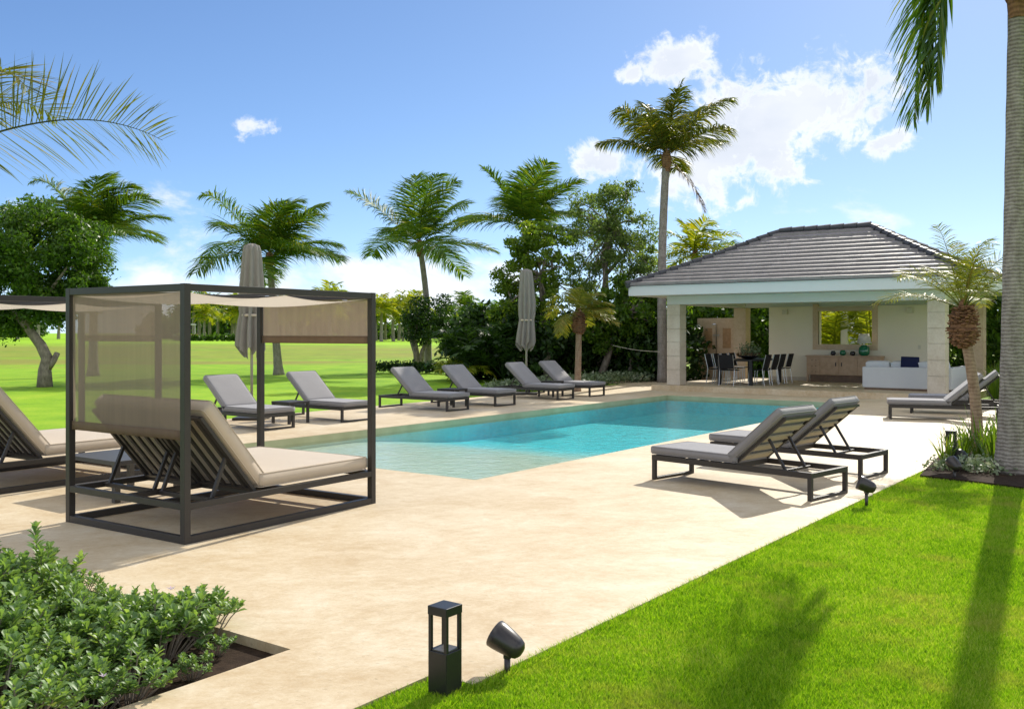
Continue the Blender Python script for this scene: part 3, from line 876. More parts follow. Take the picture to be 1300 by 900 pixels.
def leaf_cloud(blobs, size, rg, aspect=.5, shell=.55, flat=.0):
    """diamond leaves scattered in ellipsoids; (centre, radii, count)"""
    cs = []
    for c, r, n in blobs:
        d = rg.normal(size=(n, 3)); d /= np.linalg.norm(d, axis=1)[:, None]
        rad = (shell + (1 - shell) * rg.random(n)) ** .8
        # ragged outline: twig-sized lumps
        lump = 1 + .22 * np.sin(d[:, 0] * 5 + c[0] * 3) * np.sin(d[:, 1] * 6 + c[1]) + .15 * np.sin(d[:, 2] * 9 + c[2] * 5) + rg.normal(0, .05, n)
        cs.append(np.array(c) + d * np.array(r) * (rad * lump)[:, None])
    cs = np.concatenate(cs); n = len(cs)
    a = rg.normal(size=(n, 3)); a[:, 2] *= (1 - flat); a /= np.linalg.norm(a, axis=1)[:, None]
    t = rg.normal(size=(n, 3)); b = np.cross(a, t); b /= np.linalg.norm(b, axis=1)[:, None]
    s = size * (.6 + .8 * rg.random(n))[:, None]
    v = np.stack([cs - a * s * .5, cs + b * s * aspect * .5 - a * s * .05, cs + a * s * .5, cs - b * s * aspect * .5 - a * s * .05], 1).reshape(-1, 3)
    f = np.arange(4 * n).reshape(n, 4)
    return v, f


furnish()


# ---------------------------------------------------------------- sun loungers
def make_lounger():
    """local x from foot (0) to head (2.04), y across"""
    t = thing('sun_lounger', '', 'sun lounger')
    w = .36; T = .045
    b = MB()
    for y in (-w, w): b.box(0.02, 2.04, y - T / 2, y + T / 2, .225, .285)
    for x in (.045, 1.08, 2.017): b.box(x - T / 2, x + T / 2, -w + T / 2, w - T / 2, .228, .282)
    for k in range(6): b.box(.14 + k * .16, .20 + k * .16, -w + T / 2, w - T / 2, .262, .280)
    b.box(1.62, 1.65, -w + T / 2, w - T / 2, .235, .262)
    b.build('frame', M['metal'], t, bevel=.003)
    for x in (.045, 2.017):
        b = MB()
        for y in (-w, w): b.box(x - T / 2, x + T / 2, y - T / 2, y + T / 2, 0.0, .226)
        b.box(x - T / 2, x + T / 2, -w + T / 2, w - T / 2, 0.0, .03)
        b.build('leg_frame', M['metal'], t, bevel=.003)
    # seat pad
    c = cushion(1.14, .72, .10, .012, 12, 8); o = c.build('seat_cushion', M['cush_grey'], t, smooth=True); o.location = (.56, 0, .287); piping(o, 1.14, .72, .10, M['cush_grey'])
    ang = R(41); hx, hz = 1.10, .295
    c = cushion(.82, .72, .10, .012, 10, 8); o = c.build('back_cushion', M['cush_grey'], t, smooth=True)
    o.location = (hx + .41 * math.cos(ang) - .02 * math.sin(ang), 0, hz + .41 * math.sin(ang) + .02 * math.cos(ang)); o.rotation_euler = (0, -ang, 0); piping(o, .82, .72, .10, M['cush_grey'])
    bf = MB()
    d = Vector((math.cos(ang), 0, math.sin(ang))); h0 = Vector((hx, 0, hz - .01))
    for y in (-w + .07, w - .07): bf.bar(h0 + Vector((0, y, 0)), h0 + d * .80 + Vector((0, y, 0)), .035, .03)
    for q in (.01, .79): bf.bar(h0 + d * q + Vector((0, -w + .05, 0)), h0 + d * q + Vector((0, w - .05, 0)), .034, .028)
    fr = bf.build('backrest_frame', M['metal'], t)
    for k in range(5):
        s = MB(); p = h0 + d * (.10 + k * .165); s.bar(p + Vector((0, -w + .09, 0)), p + Vector((0, w - .09, 0)), .085, .018, up=d.cross(Vector((0, 1, 0))))
        s.build('slat', M['pale_slat'], fr)
    for y in (-w + .16, w - .16):
        s = MB(); s.bar(h0 + d * .46 + Vector((0, y, -.02)), Vector((1.64, y, .262)), .025, .025); s.build('strut', M['metal'], t)
    return t


LG = [make_lounger(), False]


def lounger(foot, rotz, lab, group):
    """foot: world position of the middle of the foot end; rotz: direction foot -> head"""
    if not LG[1]:
        LG[1] = True; o = LG[0]; o.location = foot; o.rotation_euler = (0, 0, rotz); o['label'] = lab; o['group'] = group
    else: o = dup(LG[0], foot, rotz, lab, group)
    return o


gl = 'grey loungers in a row on the far side of the pool'
for u, lab in ((2.44, 'grey sun lounger at the left end of the far row, partly behind the daybed post'),
               (4.36, 'grey sun lounger right of the first side table in the far row'),
               (7.41, 'grey sun lounger in the far row beside the dark low hedge, sunlit back'),
               (9.13, 'dark shaded sun lounger in the far row, left of the gap before the far umbrella'),
               (11.7, 'shaded sun lounger in front of the far closed umbrella'),
               (13.23, 'sun lounger at the pavilion end of the far row, beside the small palm')):
    lounger(W(u, 6.34), ANG + R(90) + R(random.uniform(-2, 2)), lab, gl)
gr = 'grey loungers on the near side of the pool'


def lounger_from(f, h, lab):
    d = (h - f); lounger(f, math.atan2(d.y, d.x), lab, gr)


f0, h0 = W(1.62, -1.67), W(1.26, -3.67)
lounger_from(f0, h0, 'grey sun lounger nearest the lawn, its back raised, throwing a long shadow on the deck')
lounger_from(W(3.28, -1.62), W(3.02, -3.62), 'grey sun lounger just behind the one nearest the lawn')
lounger_from(W(11.2, -1.62), W(11.75, -3.5), 'grey sun lounger in front of the pavilion corner column, behind the leaning small palm')
lounger_from(W(12.9, -1.62), W(13.3, -3.55), 'farther of the two loungers beside the pavilion corner column')


def make_table():
    t = thing('side_table', '', 'side table')
    b = MB(); b.box(-.25, .25, -.25, .25, .37, .41); b.build('tabletop', M['metal'], t, bevel=.003)
    for x in (-.225, .225):
        for y in (-.225, .225):
            b = MB(); b.box(x - .022, x + .022, y - .022, y + .022, 0, .37); b.build('leg', M['metal'], t)
    return t


tb = make_table(); tb.location = W(3.4, 7.15); tb.rotation_euler = (0, 0, ANG); tb['label'] = 'low square dark table between the two leftmost loungers of the far row'; tb['group'] = 'low square tables between the far loungers'
dup(tb, W(8.27, 7.25), ANG, 'low square dark table between the middle two loungers of the far row')
dup(tb, W(12.47, 7.35), ANG, 'low square dark table between the two far-row loungers nearest the pavilion')


# ---------------------------------------------------------------- canopy daybeds
def make_daybed(loc, rotz, lab, proto=None):
    if proto: return dup(proto, loc, rotz, lab, 'canopy daybeds')
    t = thing('canopy_daybed', lab, 'daybed', loc, rotz, 'canopy daybeds')
    L, Wd, Hh, T = 2.26, 1.68, 2.094, .06
    for x in (T / 2, L - T / 2):
        for y in (T / 2, Wd - T / 2):
            b = MB(); b.box(x - T / 2, x + T / 2, y - T / 2, y + T / 2, 0, Hh); b.build('post', M['metal'], t, bevel=.003)

    def ringframe(name, z0, z1, g=.002):
        b = MB()
        b.box(T, L - T, g, T - g, z0, z1); b.box(T, L - T, Wd - T + g, Wd - g, z0, z1)
        b.box(g, T - g, T, Wd - T, z0, z1); b.box(L - T + g, L - g, T, Wd - T, z0, z1)
        b.build(name, M['metal'], t, bevel=.003)
    ringframe('base_rail', 0.0, .06); ringframe('top_beam', Hh - .06, Hh - .002)
    b = MB()
    z0, z1, g = .272, .326, .002
    b.box(T, L - T, g, T - g, z0, z1); b.box(T, L - T, Wd - T + g, Wd - g, z0, z1)
    b.box(g, T - g, T, Wd - T, z0, z1); b.box(L - T + g, L - g, T, Wd - T, z0, z1)
    b.box(T, L - T, Wd / 2 - .025, Wd / 2 + .025, z0 + .004, z1 - .004)
    for x in (.34, .8):
        b.box(x, x + .045, T, Wd / 2 - .025, z0 + .004, z1 - .012); b.box(x, x + .045, Wd / 2 + .025, Wd - T, z0 + .004, z1 - .012)
    b.build('bed_frame', M['metal'], t, bevel=.003)
    # mattress
    hx, hz, ang, bl = .80, .335, R(130), .92
    c = cushion(L - .09 - hx, Wd - .10, .145, .02, 16, 14); o = c.build('mattress', M['cush_beige'], t, smooth=True)
    o.location = ((L - .05 + hx) / 2 + .0, Wd / 2, .332); piping(o, L - .09 - hx, Wd - .10, .145, M['cush_beige'])
    d = Vector((math.cos(ang), 0, math.sin(ang))); n = Vector((math.sin(ang), 0, -math.cos(ang)))   # n faces the seat
    hw = (Wd - .12) / 2
    for k in (0, 1):
        y = .06 + hw * (k + .5)
        c = cushion(bl, hw - .006, .14, .025, 12, 10); o = c.build('back_cushion', M['cush_beige'], t, smooth=True)
        p = Vector((hx, y, hz)) + d * (bl / 2) + n * .015
        o.location = p
        mm = Matrix((d, Vector((0, -1, 0)), n)).transposed()
        if mm.determinant() < 0: mm = Matrix((d, Vector((0, 1, 0)), n)).transposed()
        o.rotation_euler = mm.to_euler(); piping(o, bl, hw - .006, .14, M['cush_beige'])
        fr = MB(); hp = Vector((hx, 0, hz)) - n * .02
        for yy in (y - hw / 2 + .03, y + hw / 2 - .03): fr.bar(hp + Vector((0, yy, 0)), hp + d * .88 + Vector((0, yy, 0)), .04, .03, up=n)
        for q in (.02, .87): fr.bar(hp + d * q + Vector((0, y - hw / 2 + .04, 0)), hp + d * q + Vector((0, y + hw / 2 - .04, 0)), .03, .028, up=n)
        f_ = fr.build('backrest_frame', M['metal'], t)
        for j in range(5):
            s = MB(); yy = y - hw / 2 + .115 + j * (hw - .23) / 4
            s.bar(hp + d * .035 + Vector((0, yy, 0)), hp + d * .855 + Vector((0, yy, 0)), .036, .02, up=n); s.build('slat', M['metal'], f_)
        for yy in (y - hw / 2 + .06, y + hw / 2 - .06):
            s = MB(); s.bar(hp + d * .42 + Vector((0, yy, 0)) - n * .02, Vector((.36, yy, .31)), .028, .028); s.build('strut', M['metal'], t)
    # roll-down mesh screens
    def scr(x, zb, name):
        b = MB(); b.grid(lambda i, j: (x + .006 * math.sin(j * 9) * (1 - i), T + .02 + j * (Wd - 2 * T - .03), zb + i * (Hh - .06 - zb)), 6, 16)
        o = b.build(name, M['screen'], t, smooth=True)
        b = MB(); b.grid(lambda i, j: (x - .008 + .006 * math.sin(j * 9), T + .01 + j * (Wd - 2 * T - .015), zb - .075 + i * .078), 2, 16)
        b.build('hem', M['hem'], o, smooth=True, solid=.006)
        o['label'] = 'brown see-through mesh screen'
    scr(.03, .905, 'mesh_screen'); scr(L - .03, 1.66, 'mesh_screen')
    b = MB()
    def can(i, j):
        x = .05 + i * (L - .10); y = .07 + j * (Wd - .14)
        bay = abs(math.sin(2 * math.pi * i)) ** .9
        sag = .055 * bay * (.75 + .25 * math.sin(math.pi * j))
        return (x, y, 2.045 - .012 - sag - .025 * math.sin(math.pi * j))
    b.grid(can, 40, 12); b.build('canopy', M['canopy'], t, smooth=True)
    for yy in (.3, Wd / 2, Wd - .3):
        pass
    b = MB(); b.bar((L / 2, T, 2.045), (L / 2, Wd - T, 2.045), .02, .02); b.build('canopy_rod', M['metal'], t)
    return t


DB_ROT = R(56.0)
db = make_daybed((-2.62, 7.64, 0), DB_ROT, 'near beige canopy daybed with a brown mesh screen hanging behind its raised back')
dbl = Vector((-2.62, 7.64, 0)) + V * 3.62
db2 = make_daybed(dbl, DB_ROT, 'farther canopy daybed, cut off by the left edge of the view', db)

# table between the daybeds
t = thing('low_table', 'low grey table between the two canopy daybeds', 'side table', (G(146, 639)), math.atan2(.592, -.806))
b = MB(); b.box(0, .93, -.76, 0, .37, .415); b.build('tabletop', M['metal_light'], t, bevel=.004)
for x in (.03, .90):
    for y in (-.73, -.03):
        b = MB(); b.box(x - .03, x + .03, y - .03, y + .03, 0, .37); b.build('leg', M['metal_light'], t)


# ---------------------------------------------------------------- closed umbrellas
def make_umbrella(loc, lab, seed, proto=None):
    t = thing('closed_umbrella', lab, 'umbrella', loc, 0, 'closed beige umbrellas behind the far loungers')
    rg = random.Random(seed)
    b = MB(); b.box(-.3, .3, -.3, .3, 0, .05); b.build('base_plate', M['metal'], t, bevel=.005)
    b = MB(); b.tube([(0, 0, .05), (0, 0, 3.4)], .028, 12); b.build('pole', mat_pole, t, smooth=True)
    b = MB(); n = 72; prof = [(3.44, .05), (3.40, .16), (3.30, .185), (3.1, .20), (2.8, .22), (2.5, .24), (2.2, .225), (2.05, .20), (1.95, .21), (1.7, .235), (1.45, .25), (1.30, .24)]
    ph = rg.uniform(0, 6)
    vs = []
    for i, (z, r) in enumerate(prof):
        k = i / (len(prof) - 1)
        for j in range(n):
            a = 2 * math.pi * j / n
            fold = 1 + (.10 + .30 * k) * math.sin(a * 9 + ph + k * 1.3) + .07 * k * math.sin(a * 5 + 1 + 2 * k) + .04 * k * math.sin(a * 21 + 4 * k)
            zz = z + (.09 * math.sin(a * 9 + 1.0 + ph) + .05 * math.sin(a * 4) if i == len(prof) - 1 else 0)
            r_ = r * .84
            vs.append((r_ * fold * math.cos(a) + .03 * k * math.sin(k * 5 + ph), r_ * fold * math.sin(a), zz))
    fs = [(i * n + j, (i + 1) * n + j, (i + 1) * n + (j + 1) % n, i * n + (j + 1) % n) for i in range(len(prof) - 1) for j in range(n)]
    fs.append(tuple(range(n)))
    b.add(vs, fs); b.build('canopy', M['umbrella'], t, smooth=True)
    b = MB(); b.lathe([(.178, 2.01), (.192, 2.03), (.182, 2.06)], 24); b.f = [f for f in b.f if len(f) == 4]; b.build('tie_strap', M['cush_beige'], t, smooth=True, solid=.006)
    return t


mat_pole = mat('umbrella_pole', (.38, .36, .32), rough=.4, metal=.3)
make_umbrella(W(3.45, 8.35), 'closed beige umbrella behind the canopy daybed, between the two left far loungers', 1)
make_umbrella(W(12.75, 8.35), 'closed beige umbrella in front of the dark trees, near the pavilion', 2)


# ---------------------------------------------------------------- garden lights
def bollard(loc, lab, rot=ANG):
    t = thing('bollard_light', lab, 'garden light', loc, rot, 'square black bollard lights')
    w = .057
    b = MB(); b.box(-w, w, -w, w, -.03, .215); b.build('base', M['black'], t, bevel=.003)
    b = MB(); b.box(-w + .008, w - .008, -w + .008, w - .008, .2155, .222); b.build('lens_plate', M['metal_light'], t)
    for x in (-1, 1):
        for y in (-1, 1):
            b = MB(); b.box(x * (w - .009) - .008, x * (w - .009) + .008, y * (w - .009) - .008, y * (w - .009) + .008, .216, .385); b.build('post', M['black'], t)
    b = MB(); b.box(-w - .002, w + .002, -w - .002, w + .002, .385, .427); b.build('cap', M['black'], t, bevel=.003)


bollard(G(565, 881, -.02), 'square black bollard light in the grass notch at the deck edge, foreground')
bollard(W(4.75, -4.12, 0), 'square bollard light among the strap leaves beside the two palms')


def spotlight(loc, aim, lab, stake=.13):
    t = thing('spotlight', lab, 'garden light', loc, 0, 'bronze garden spotlights')
    a = Vector(aim).normalized(); top = Vector((0, 0, stake + .06))
    b = MB(); b.tube([(0, 0, -.05), (0, 0, stake)], .016, 12); b.build('stake', M['bronze'], t, smooth=True)
    b = MB(); b.lathe([(0.0, -.092), (.027, -.09), (.046, -.077), (.056, -.053), (.065, 0), (.071, .048), (.072, .077), (.068, .082), (.064, .077), (.062, .053), (0, .051)], 28, top, a)
    o = b.build('lamp_head', M['bronze'], t, smooth=True)
    b = MB(); b.lathe([(.063, .055), (.0, .058)], 24, top, a); b.build('lens', M['glass_dark'], o, smooth=True)
    b = MB(); b.box(-.02, .02, -.02, .02, stake - .02, stake + .01); b.build('knuckle', M['bronze'], t, bevel=.004)


spotlight(G(644, 856, -.02), (-.75, .35, .42), 'bronze bell-shaped spotlight in the foreground grass beside the bollard light', .105)
spotlight(G(1100, 643, -.02), (-.8, .25, .35), 'bronze spotlight on a stake at the lawn corner, behind the nearest lounger', .15)
spotlight(G(1212, 607, 0), (-.2, .9, .5), 'bronze spotlight low in front of the strap-leaf bed', .10)
# rock-shaped garden speaker
b = MB(); b.lathe([(.09, 0), (.115, .05), (.105, .12), (.07, .17), (.02, .19), (0, .19)], 14); o = b.build('garden_speaker', M['black'], smooth=True); o.location = G(1217, 588)
tag(o, 'rounded black garden speaker half hidden in the strap leaves', 'speaker')


# ---------------------------------------------------------------- palms
class PB:
    """collects frond geometry as quads and triangles"""
    def __init__(s): s.v = []; s.q = []; s.t = []
    def mesh(s, name, m):
        fs = []
        if s.q: fs.append(np.array(s.q))
        if s.t: fs.append(np.array(s.t))
        return np_mesh(name, np.array([tuple(p) for p in s.v]), fs, m)


def frond(pb, org, az, el, length, rg, droop=1.0, nl=46, ll=.55, lw=.035, wind=(0, 0, 0), hang=.35, bare=.12, r0=.022, nseg=18, curl=0.0):
    d0 = Vector((math.cos(el) * math.cos(az), math.cos(el) * math.sin(az), math.sin(el)))
    wind = Vector(wind); p = Vector(org); pts = [p.copy()]; ds = []
    step = length / nseg
    for i in range(nseg):
        k = (i + .5) / nseg
        d = (d0 + Vector((0, 0, -1)) * droop * 1.2 * (k ** 2.0) + wind * k).normalized()
        ds.append(d); p = p + d * step; pts.append(p.copy())
    # rachis
    o = len(pb.v)
    for i, q in enumerate(pts):
        d = ds[min(i, nseg - 1)]; a = d.cross(Vector((0, 0, 1)))
        a = a.normalized() if a.length > 1e-3 else Vector((1, 0, 0)); b = a.cross(d)
        r = r0 * (1 - .85 * i / nseg)
        pb.v += [q - a * r * 1.3, q + b * r, q + a * r * 1.3, q - b * r * .7]
    for i in range(nseg):
        for j in range(4):
            pb.q.append((o + i * 4 + j, o + i * 4 + (j + 1) % 4, o + (i + 1) * 4 + (j + 1) % 4, o + (i + 1) * 4 + j))
    tw = rg.uniform(-.35, .35) + curl
    for i in range(nl):
        k = bare + (1 - bare) * (i + rg.random() * .6) / nl
        f = min(k * nseg, nseg - 1e-3); ii = int(f); q = pts[ii].lerp(pts[ii + 1], f - ii); d = ds[ii]
        a = d.cross(Vector((0, 0, 1)))
        a = a.normalized() if a.length > .05 else Vector((math.sin(az), -math.cos(az), 0))
        up = a.cross(d)
        prof = (.55 + .6 * math.sin(math.pi * min(1, k ** .8))) * (1 if k < .9 else 1 - .45 * (k - .9) / .1)
        for sd_ in (-1, 1):
            if rg.random() < .04: continue
            L = ll * prof * rg.uniform(.8, 1.15); hg = hang * rg.uniform(.45, 1.45)
            side = (a * math.cos(tw) + up * math.sin(tw)) * sd_
            fwd = (.32 + .58 * k) * rg.uniform(.8, 1.2)
            dirv = (side + d * fwd + up * .22 - Vector((0, 0, 1)) * hg * .4 + wind * .35 + Vector((rg.uniform(-.12, .12), rg.uniform(-.12, .12), rg.uniform(-.12, .12)))).normalized()
            w = lw * rg.uniform(.8, 1.15)
            wv = dirv.cross(up); wv = wv.normalized() if wv.length > 1e-3 else d
            wv = (wv * .75 + up * .5 * rg.uniform(-1, 1)).normalized()
            m1 = q + dirv * L * .45
            dir2 = (dirv - Vector((0, 0, 1)) * hg * .6 + wind * .3).normalized()
            m2 = m1 + dir2 * L * .33
            dir3 = (dir2 - Vector((0, 0, 1)) * hg * .7 + wind * .2).normalized()
            tip = m2 + dir3 * L * .28
            o = len(pb.v)
            pb.v += [q - wv * w * .3, q + wv * w * .3, m1 - wv * w * .5, m1 + wv * w * .5, m2 - wv * w * .36, m2 + wv * w * .36, tip]
            pb.q += [(o, o + 1, o + 3, o + 2), (o + 2, o + 3, o + 5, o + 4)]; pb.t.append((o + 4, o + 5, o + 6))


def palm_trunk(base, top, r0, r1, parent, m, bend=(0, 0), n=14, flare=1.5, k=26):
    b = MB(); pts = []; rad = []
    base = Vector(base); top = Vector(top)
    for i in range(k + 1):
        f = i / k; p = base.lerp(top, f) + Vector((bend[0], bend[1], 0)) * math.sin(math.pi * f)
        pts.append(p)
        r = r0 + (r1 - r0) * f ** .7 + r0 * (flare - 1) * math.exp(-f * 14)
        rad.append(r * (1 + .025 * math.sin(i * 2.4)))
    b.tube(pts, rad, n); return b.build('trunk', m, parent, smooth=True)


def boots(pb_parent, top, r, rg, n=16, ln=.5, m=None):
    """fibrous old leaf bases under the crown"""
    b = MB()
    for i in range(n):
        a = rg.random() * 6.28; z = rg.uniform(-ln, .1)
        p = Vector(top) + Vector((math.cos(a) * r * .7, math.sin(a) * r * .7, z))
        q = p + Vector((math.cos(a) * r * rg.uniform(.5, 1.3), math.sin(a) * r * rg.uniform(.5, 1.3), rg.uniform(.05, .3)))
        b.bar(p, q, r * .45, .02)
    b.tube([Vector(top) + Vector((0, 0, -ln)), Vector(top), Vector(top) + Vector((0, 0, .25))], [r, r * 1.35, r * .7], 10)
    return b.build('leaf_base', m or M['boot'], pb_parent)


def palm(name, lab, base, top, seed, nf=20, fl=3.0, r0=.16, r1=.11, wind=(0, 0, 0), nl=46, ll=.6, lw=.04, bend=(0, 0), fmat='frond', extra=(), els=(-.35, 1.35), hang=.45, tmat='palm_trunk', group=None, droop=1.0, dead=(), skip=None, flare=1.5):
    rg = random.Random(seed)
    base = Vector(base); top = Vector(top)
    t = thing(name, lab, 'palm tree', base, 0, group)
    tl = top - base
    palm_trunk((0, 0, -.05), tl, r0, r1, t, M[tmat], bend, flare=flare)
    boots(t, tl, r1 * 1.05, rg)
    pb = PB()
    for i in range(nf):
        az = i * 2.39996 + rg.uniform(-.25, .25)
        el = els[1] - (els[1] - els[0]) * (i / (nf - 1)) ** .85 + rg.uniform(-.12, .12)
        if skip and skip(az % (2 * math.pi), el): continue
        L = fl * rg.uniform(.82, 1.1) * (.85 if el > 1.0 else 1)
        frond(pb, tl + Vector((0, 0, .1)), az, el, L, rg, droop=droop * rg.uniform(.75, 1.25), nl=nl, ll=ll, lw=lw, wind=wind, hang=hang)
    for e in extra: frond(pb, tl + Vector((0, 0, .1)), rg=rg, nl=nl, ll=ll, lw=lw, **{'hang': hang, **e})
    link('crown', pb.mesh('crown', M[fmat]), None, t)
    for e in dead:
        pd = PB(); frond(pd, tl, rg=rg, **e)
        o = link('dead_frond', pd.mesh('dead_frond', M['frond_dry']), None, t); o['label'] = 'brown dead frond hanging down'
    return t


WIND = (.75, .1, .05)
YA = 38.0
palm('coconut_palm', 'coconut palm on the lawn behind the near closed umbrella', G(354, 475), P(342, YA, zat(328, YA)), 11, nf=16, fl=3.5, wind=(.5, .0, .12), r0=.17, r1=.13, nl=110, ll=1.1, lw=.044, hang=.6, els=(-.2, 1.42), droop=.75)
YB = 43.0
palm('coconut_palm', 'coconut palm rising above the small round dark tree', P(543, YB, 0), P(533, YB, zat(312, YB)), 23, nf=12, fl=4.1, wind=(.35, .0, .12), r0=.17, r1=.12, nl=112, ll=1.15, lw=.046, els=(-.2, 1.4), hang=.5, droop=.7, bend=(.15, 0))
palm('coconut_palm', 'coconut palm whose crown shows above the loose light green tree', P(668, 37, 0), P(668, 37, zat(290, 37)), 5, nf=14, fl=3.0, wind=(.3, 0, .1), r0=.16, r1=.12, nl=100, ll=.95, lw=.042, hang=.45, els=(0, 1.45), droop=.6)
palm('coconut_palm', 'coconut palm rising behind the broad leafy tree on the left', P(118, 38, 0), P(120, 38, zat(300, 38)), 9, nf=16, fl=3.4, wind=(.5, 0, .1), r0=.18, r1=.13, nl=105, ll=1.1, lw=.044, hang=.5, els=(-.15, 1.45), droop=.8)
YD = 32.5
palm('coconut_palm', 'tall coconut palm beside the pavilion with one brown frond hanging down', P(842, YD, 0), P(846, YD, zat(200, YD)), 31, nf=12, fl=2.75, wind=(.12, 0, 0), r0=.17, r1=.125, nl=105, ll=.85, lw=.043, fmat='frond_mix', els=(.2, 1.42), hang=.75, droop=.45, bend=(-.1, 0),
     dead=(dict(az=-.15, el=-.75, length=2.3, droop=1.2, nl=36, ll=.5, lw=.04, hang=.8),), flare=1.3)
# palms glimpsed over the roof and trees
palm('coconut_palm', 'bright yellow green palm crown just left of the pavilion roof', P(882, 42, 0), P(882, 42, zat(325, 42)), 13, nf=18, fl=2.4, fmat='frond_y', nl=34, ll=.7, lw=.06, wind=(.3, 0, 0))
palm('coconut_palm', 'palm crown peeping over the left slope of the pavilion roof', P(938, 48, 0), P(938, 48, zat(335, 48)), 14, nf=16, fl=2.0, nl=30, ll=.6, lw=.05, wind=(.3, 0, 0))
# big palm at the right
YR = 11.26
palm('coconut_palm', 'large grey-trunked palm at the right edge of the lawn', G(1284, 604, -.03), P(1292, YR, zat(-30, YR)), 41, nf=16, fl=2.7, r0=.155, r1=.097, wind=(-.05, -.1, 0), nl=100, ll=.8, lw=.046, els=(-.1, 1.3), hang=.45, flare=1.45,
     skip=lambda az, el: el < 1.32 and .3 < az < 4.5,
     extra=(dict(az=R(140), el=1.12, length=3.5, droop=9.5, hang=.35, curl=.5), dict(az=R(152), el=1.2, length=3.3, droop=10, hang=.4, curl=-.3), dict(az=R(146), el=1.25, length=3.0, droop=8, hang=.5, curl=.1)))
# palm just outside the left edge: its fronds reach into the view
palm('coconut_palm', 'palm beyond the left edge whose fronds reach into the sky', P(-110, 12.2, 0), P(-105, 12.0, zat(215, 12)), 51, nf=12, fl=2.6, r0=.17, r1=.12, fmat='frond_mix', nl=66, ll=.72, lw=.022, hang=.12, els=(.75, 1.35), wind=(.1, 0, 0),
     extra=(dict(az=R(8), el=.42, length=3.1, droop=.75, curl=.75), dict(az=R(-12), el=1.0, length=2.2, droop=1.3)), skip=lambda az, el: az < 1.2 or az > 5.2)


# small date palms
def small_palm(name, lab, base, top, seed, fl, nf, r0, r1, bulge, bend=(0, 0), fmat='frond_pygmy', els=(-.1, 1.4), nl=40, ll=.28, lw=.014, wind=(0, 0, 0), droop=1.2):
    rg = random.Random(seed); base = Vector(base); tl = Vector(top) - base
    t = thing(name, lab, 'palm tree', base)
    palm_trunk((0, 0, -.05), tl, r0, r1, t, M['date_trunk'], bend, flare=1.25, n=12)
    b = MB(); bh = bulge[1]
    b.lathe([(r1, -bh * .55), (bulge[0] * .8, -bh * .32), (bulge[0], -bh * .12), (bulge[0] * .86, bh * .12), (bulge[0] * .58, bh * .38), (bulge[0] * .3, bh * .6), (.03, bh * .75)], 14, tl, (0, 0, 1))
    for i in range(330):
        a = rg.random() * 6.28; z = rg.uniform(-.5, .5) * bh
        rr_ = bulge[0] * (1 - (z / bh) ** 2 * 2.2) * (.9 if z < 0 else .85); rr_ = max(rr_, r1 * .9)
        p = tl + Vector((math.cos(a) * rr_ * .9, math.sin(a) * rr_ * .9, z))
        q = p + Vector((math.cos(a), math.sin(a), .5 if z > 0 else -.1)).normalized() * rg.uniform(.04, .09)
        b.bar(p, q, .045, .016)
    b.build('leaf_base', M['boot'], t)
    pb = PB()
    for i in range(nf):
        az = i * 2.39996 + rg.uniform(-.3, .3); el = els[1] - (els[1] - els[0]) * (i / (nf - 1)) ** .9 + rg.uniform(-.1, .1)
        frond(pb, tl + Vector((0, 0, bh * .45)), az, el, fl * rg.uniform(.8, 1.15), rg, droop=droop * rg.uniform(.7, 1.3), nl=nl, ll=ll, lw=lw, hang=.45, bare=.25, r0=.012, wind=wind)
    link('crown', pb.mesh('crown', M[fmat]), None, t)
    return t


YS = 13.2
small_palm('date_palm', 'small leaning palm with a bulging brown crown base beside the pavilion column', P(1242, YS, 0), P(1223, YS, zat(415, YS)), 3, 1.15, 18, .08, .066, (.18, .54), bend=(.05, 0), els=(.3, 1.5), wind=(.12, 0, 0), droop=.8, nl=36, ll=.27, lw=.012)
YM = 27.5
small_palm('date_palm', 'small palm with a rust-coloured crown base behind the last far lounger', P(733, YM, 0), P(735, YM, zat(410, YM)), 4, 1.15, 15, .10, .08, (.19, .6), els=(-.1, 1.2), wind=(.5, 0, 0), ll=.36, lw=.03)


# ---------------------------------------------------------------- broadleaf trees
def tree(name, lab, base, limbs, blobs, leaf, m, seed, aspect=.5, group=None, shell=.35, cat='tree', tm='bark'):
    """limbs: list of (points, radii) in local metres; blobs local"""
    rg = np.random.default_rng(seed)
    t = thing(name, lab, cat, base, 0, group)
    b = MB()
    for pts, rad in limbs: b.tube(pts, rad, 9)
    b.build('trunk', M[tm], t, smooth=True)
    v, f = leaf_cloud(blobs, leaf, rg, aspect, shell)
    link('crown', np_mesh('crown', v, [f], M[m]), None, t)
    return t


def clumps(center, radii, n, cr, per, seed, zsq=.8):
    """a crown made of many small clumps with gaps between them"""
    r = random.Random(seed); out = []
    for i in range(n):
        while True:
            d = Vector((r.uniform(-1, 1), r.uniform(-1, 1), r.uniform(-1, 1)))
            if .25 < d.length < 1: break
        c = (center[0] + d.x * radii[0], center[1] + d.y * radii[1], center[2] + d.z * radii[2])
        s = cr * r.uniform(.6, 1.3)
        out.append((c, (s, s, s * zsq), int(per * r.uniform(.7, 1.3))))
    return out


def limb(p, q, r0, r1, rg, wob=.15, k=6):
    p = Vector(p); q = Vector(q); pts = []; rad = []
    for i in range(k + 1):
        f = i / k; w = wob * math.sin(math.pi * f)
        pts.append(p.lerp(q, f) + Vector((rg.uniform(-w, w), rg.uniform(-w, w), rg.uniform(-w, w) * .5))); rad.append(r0 + (r1 - r0) * f)
    return (pts, rad)


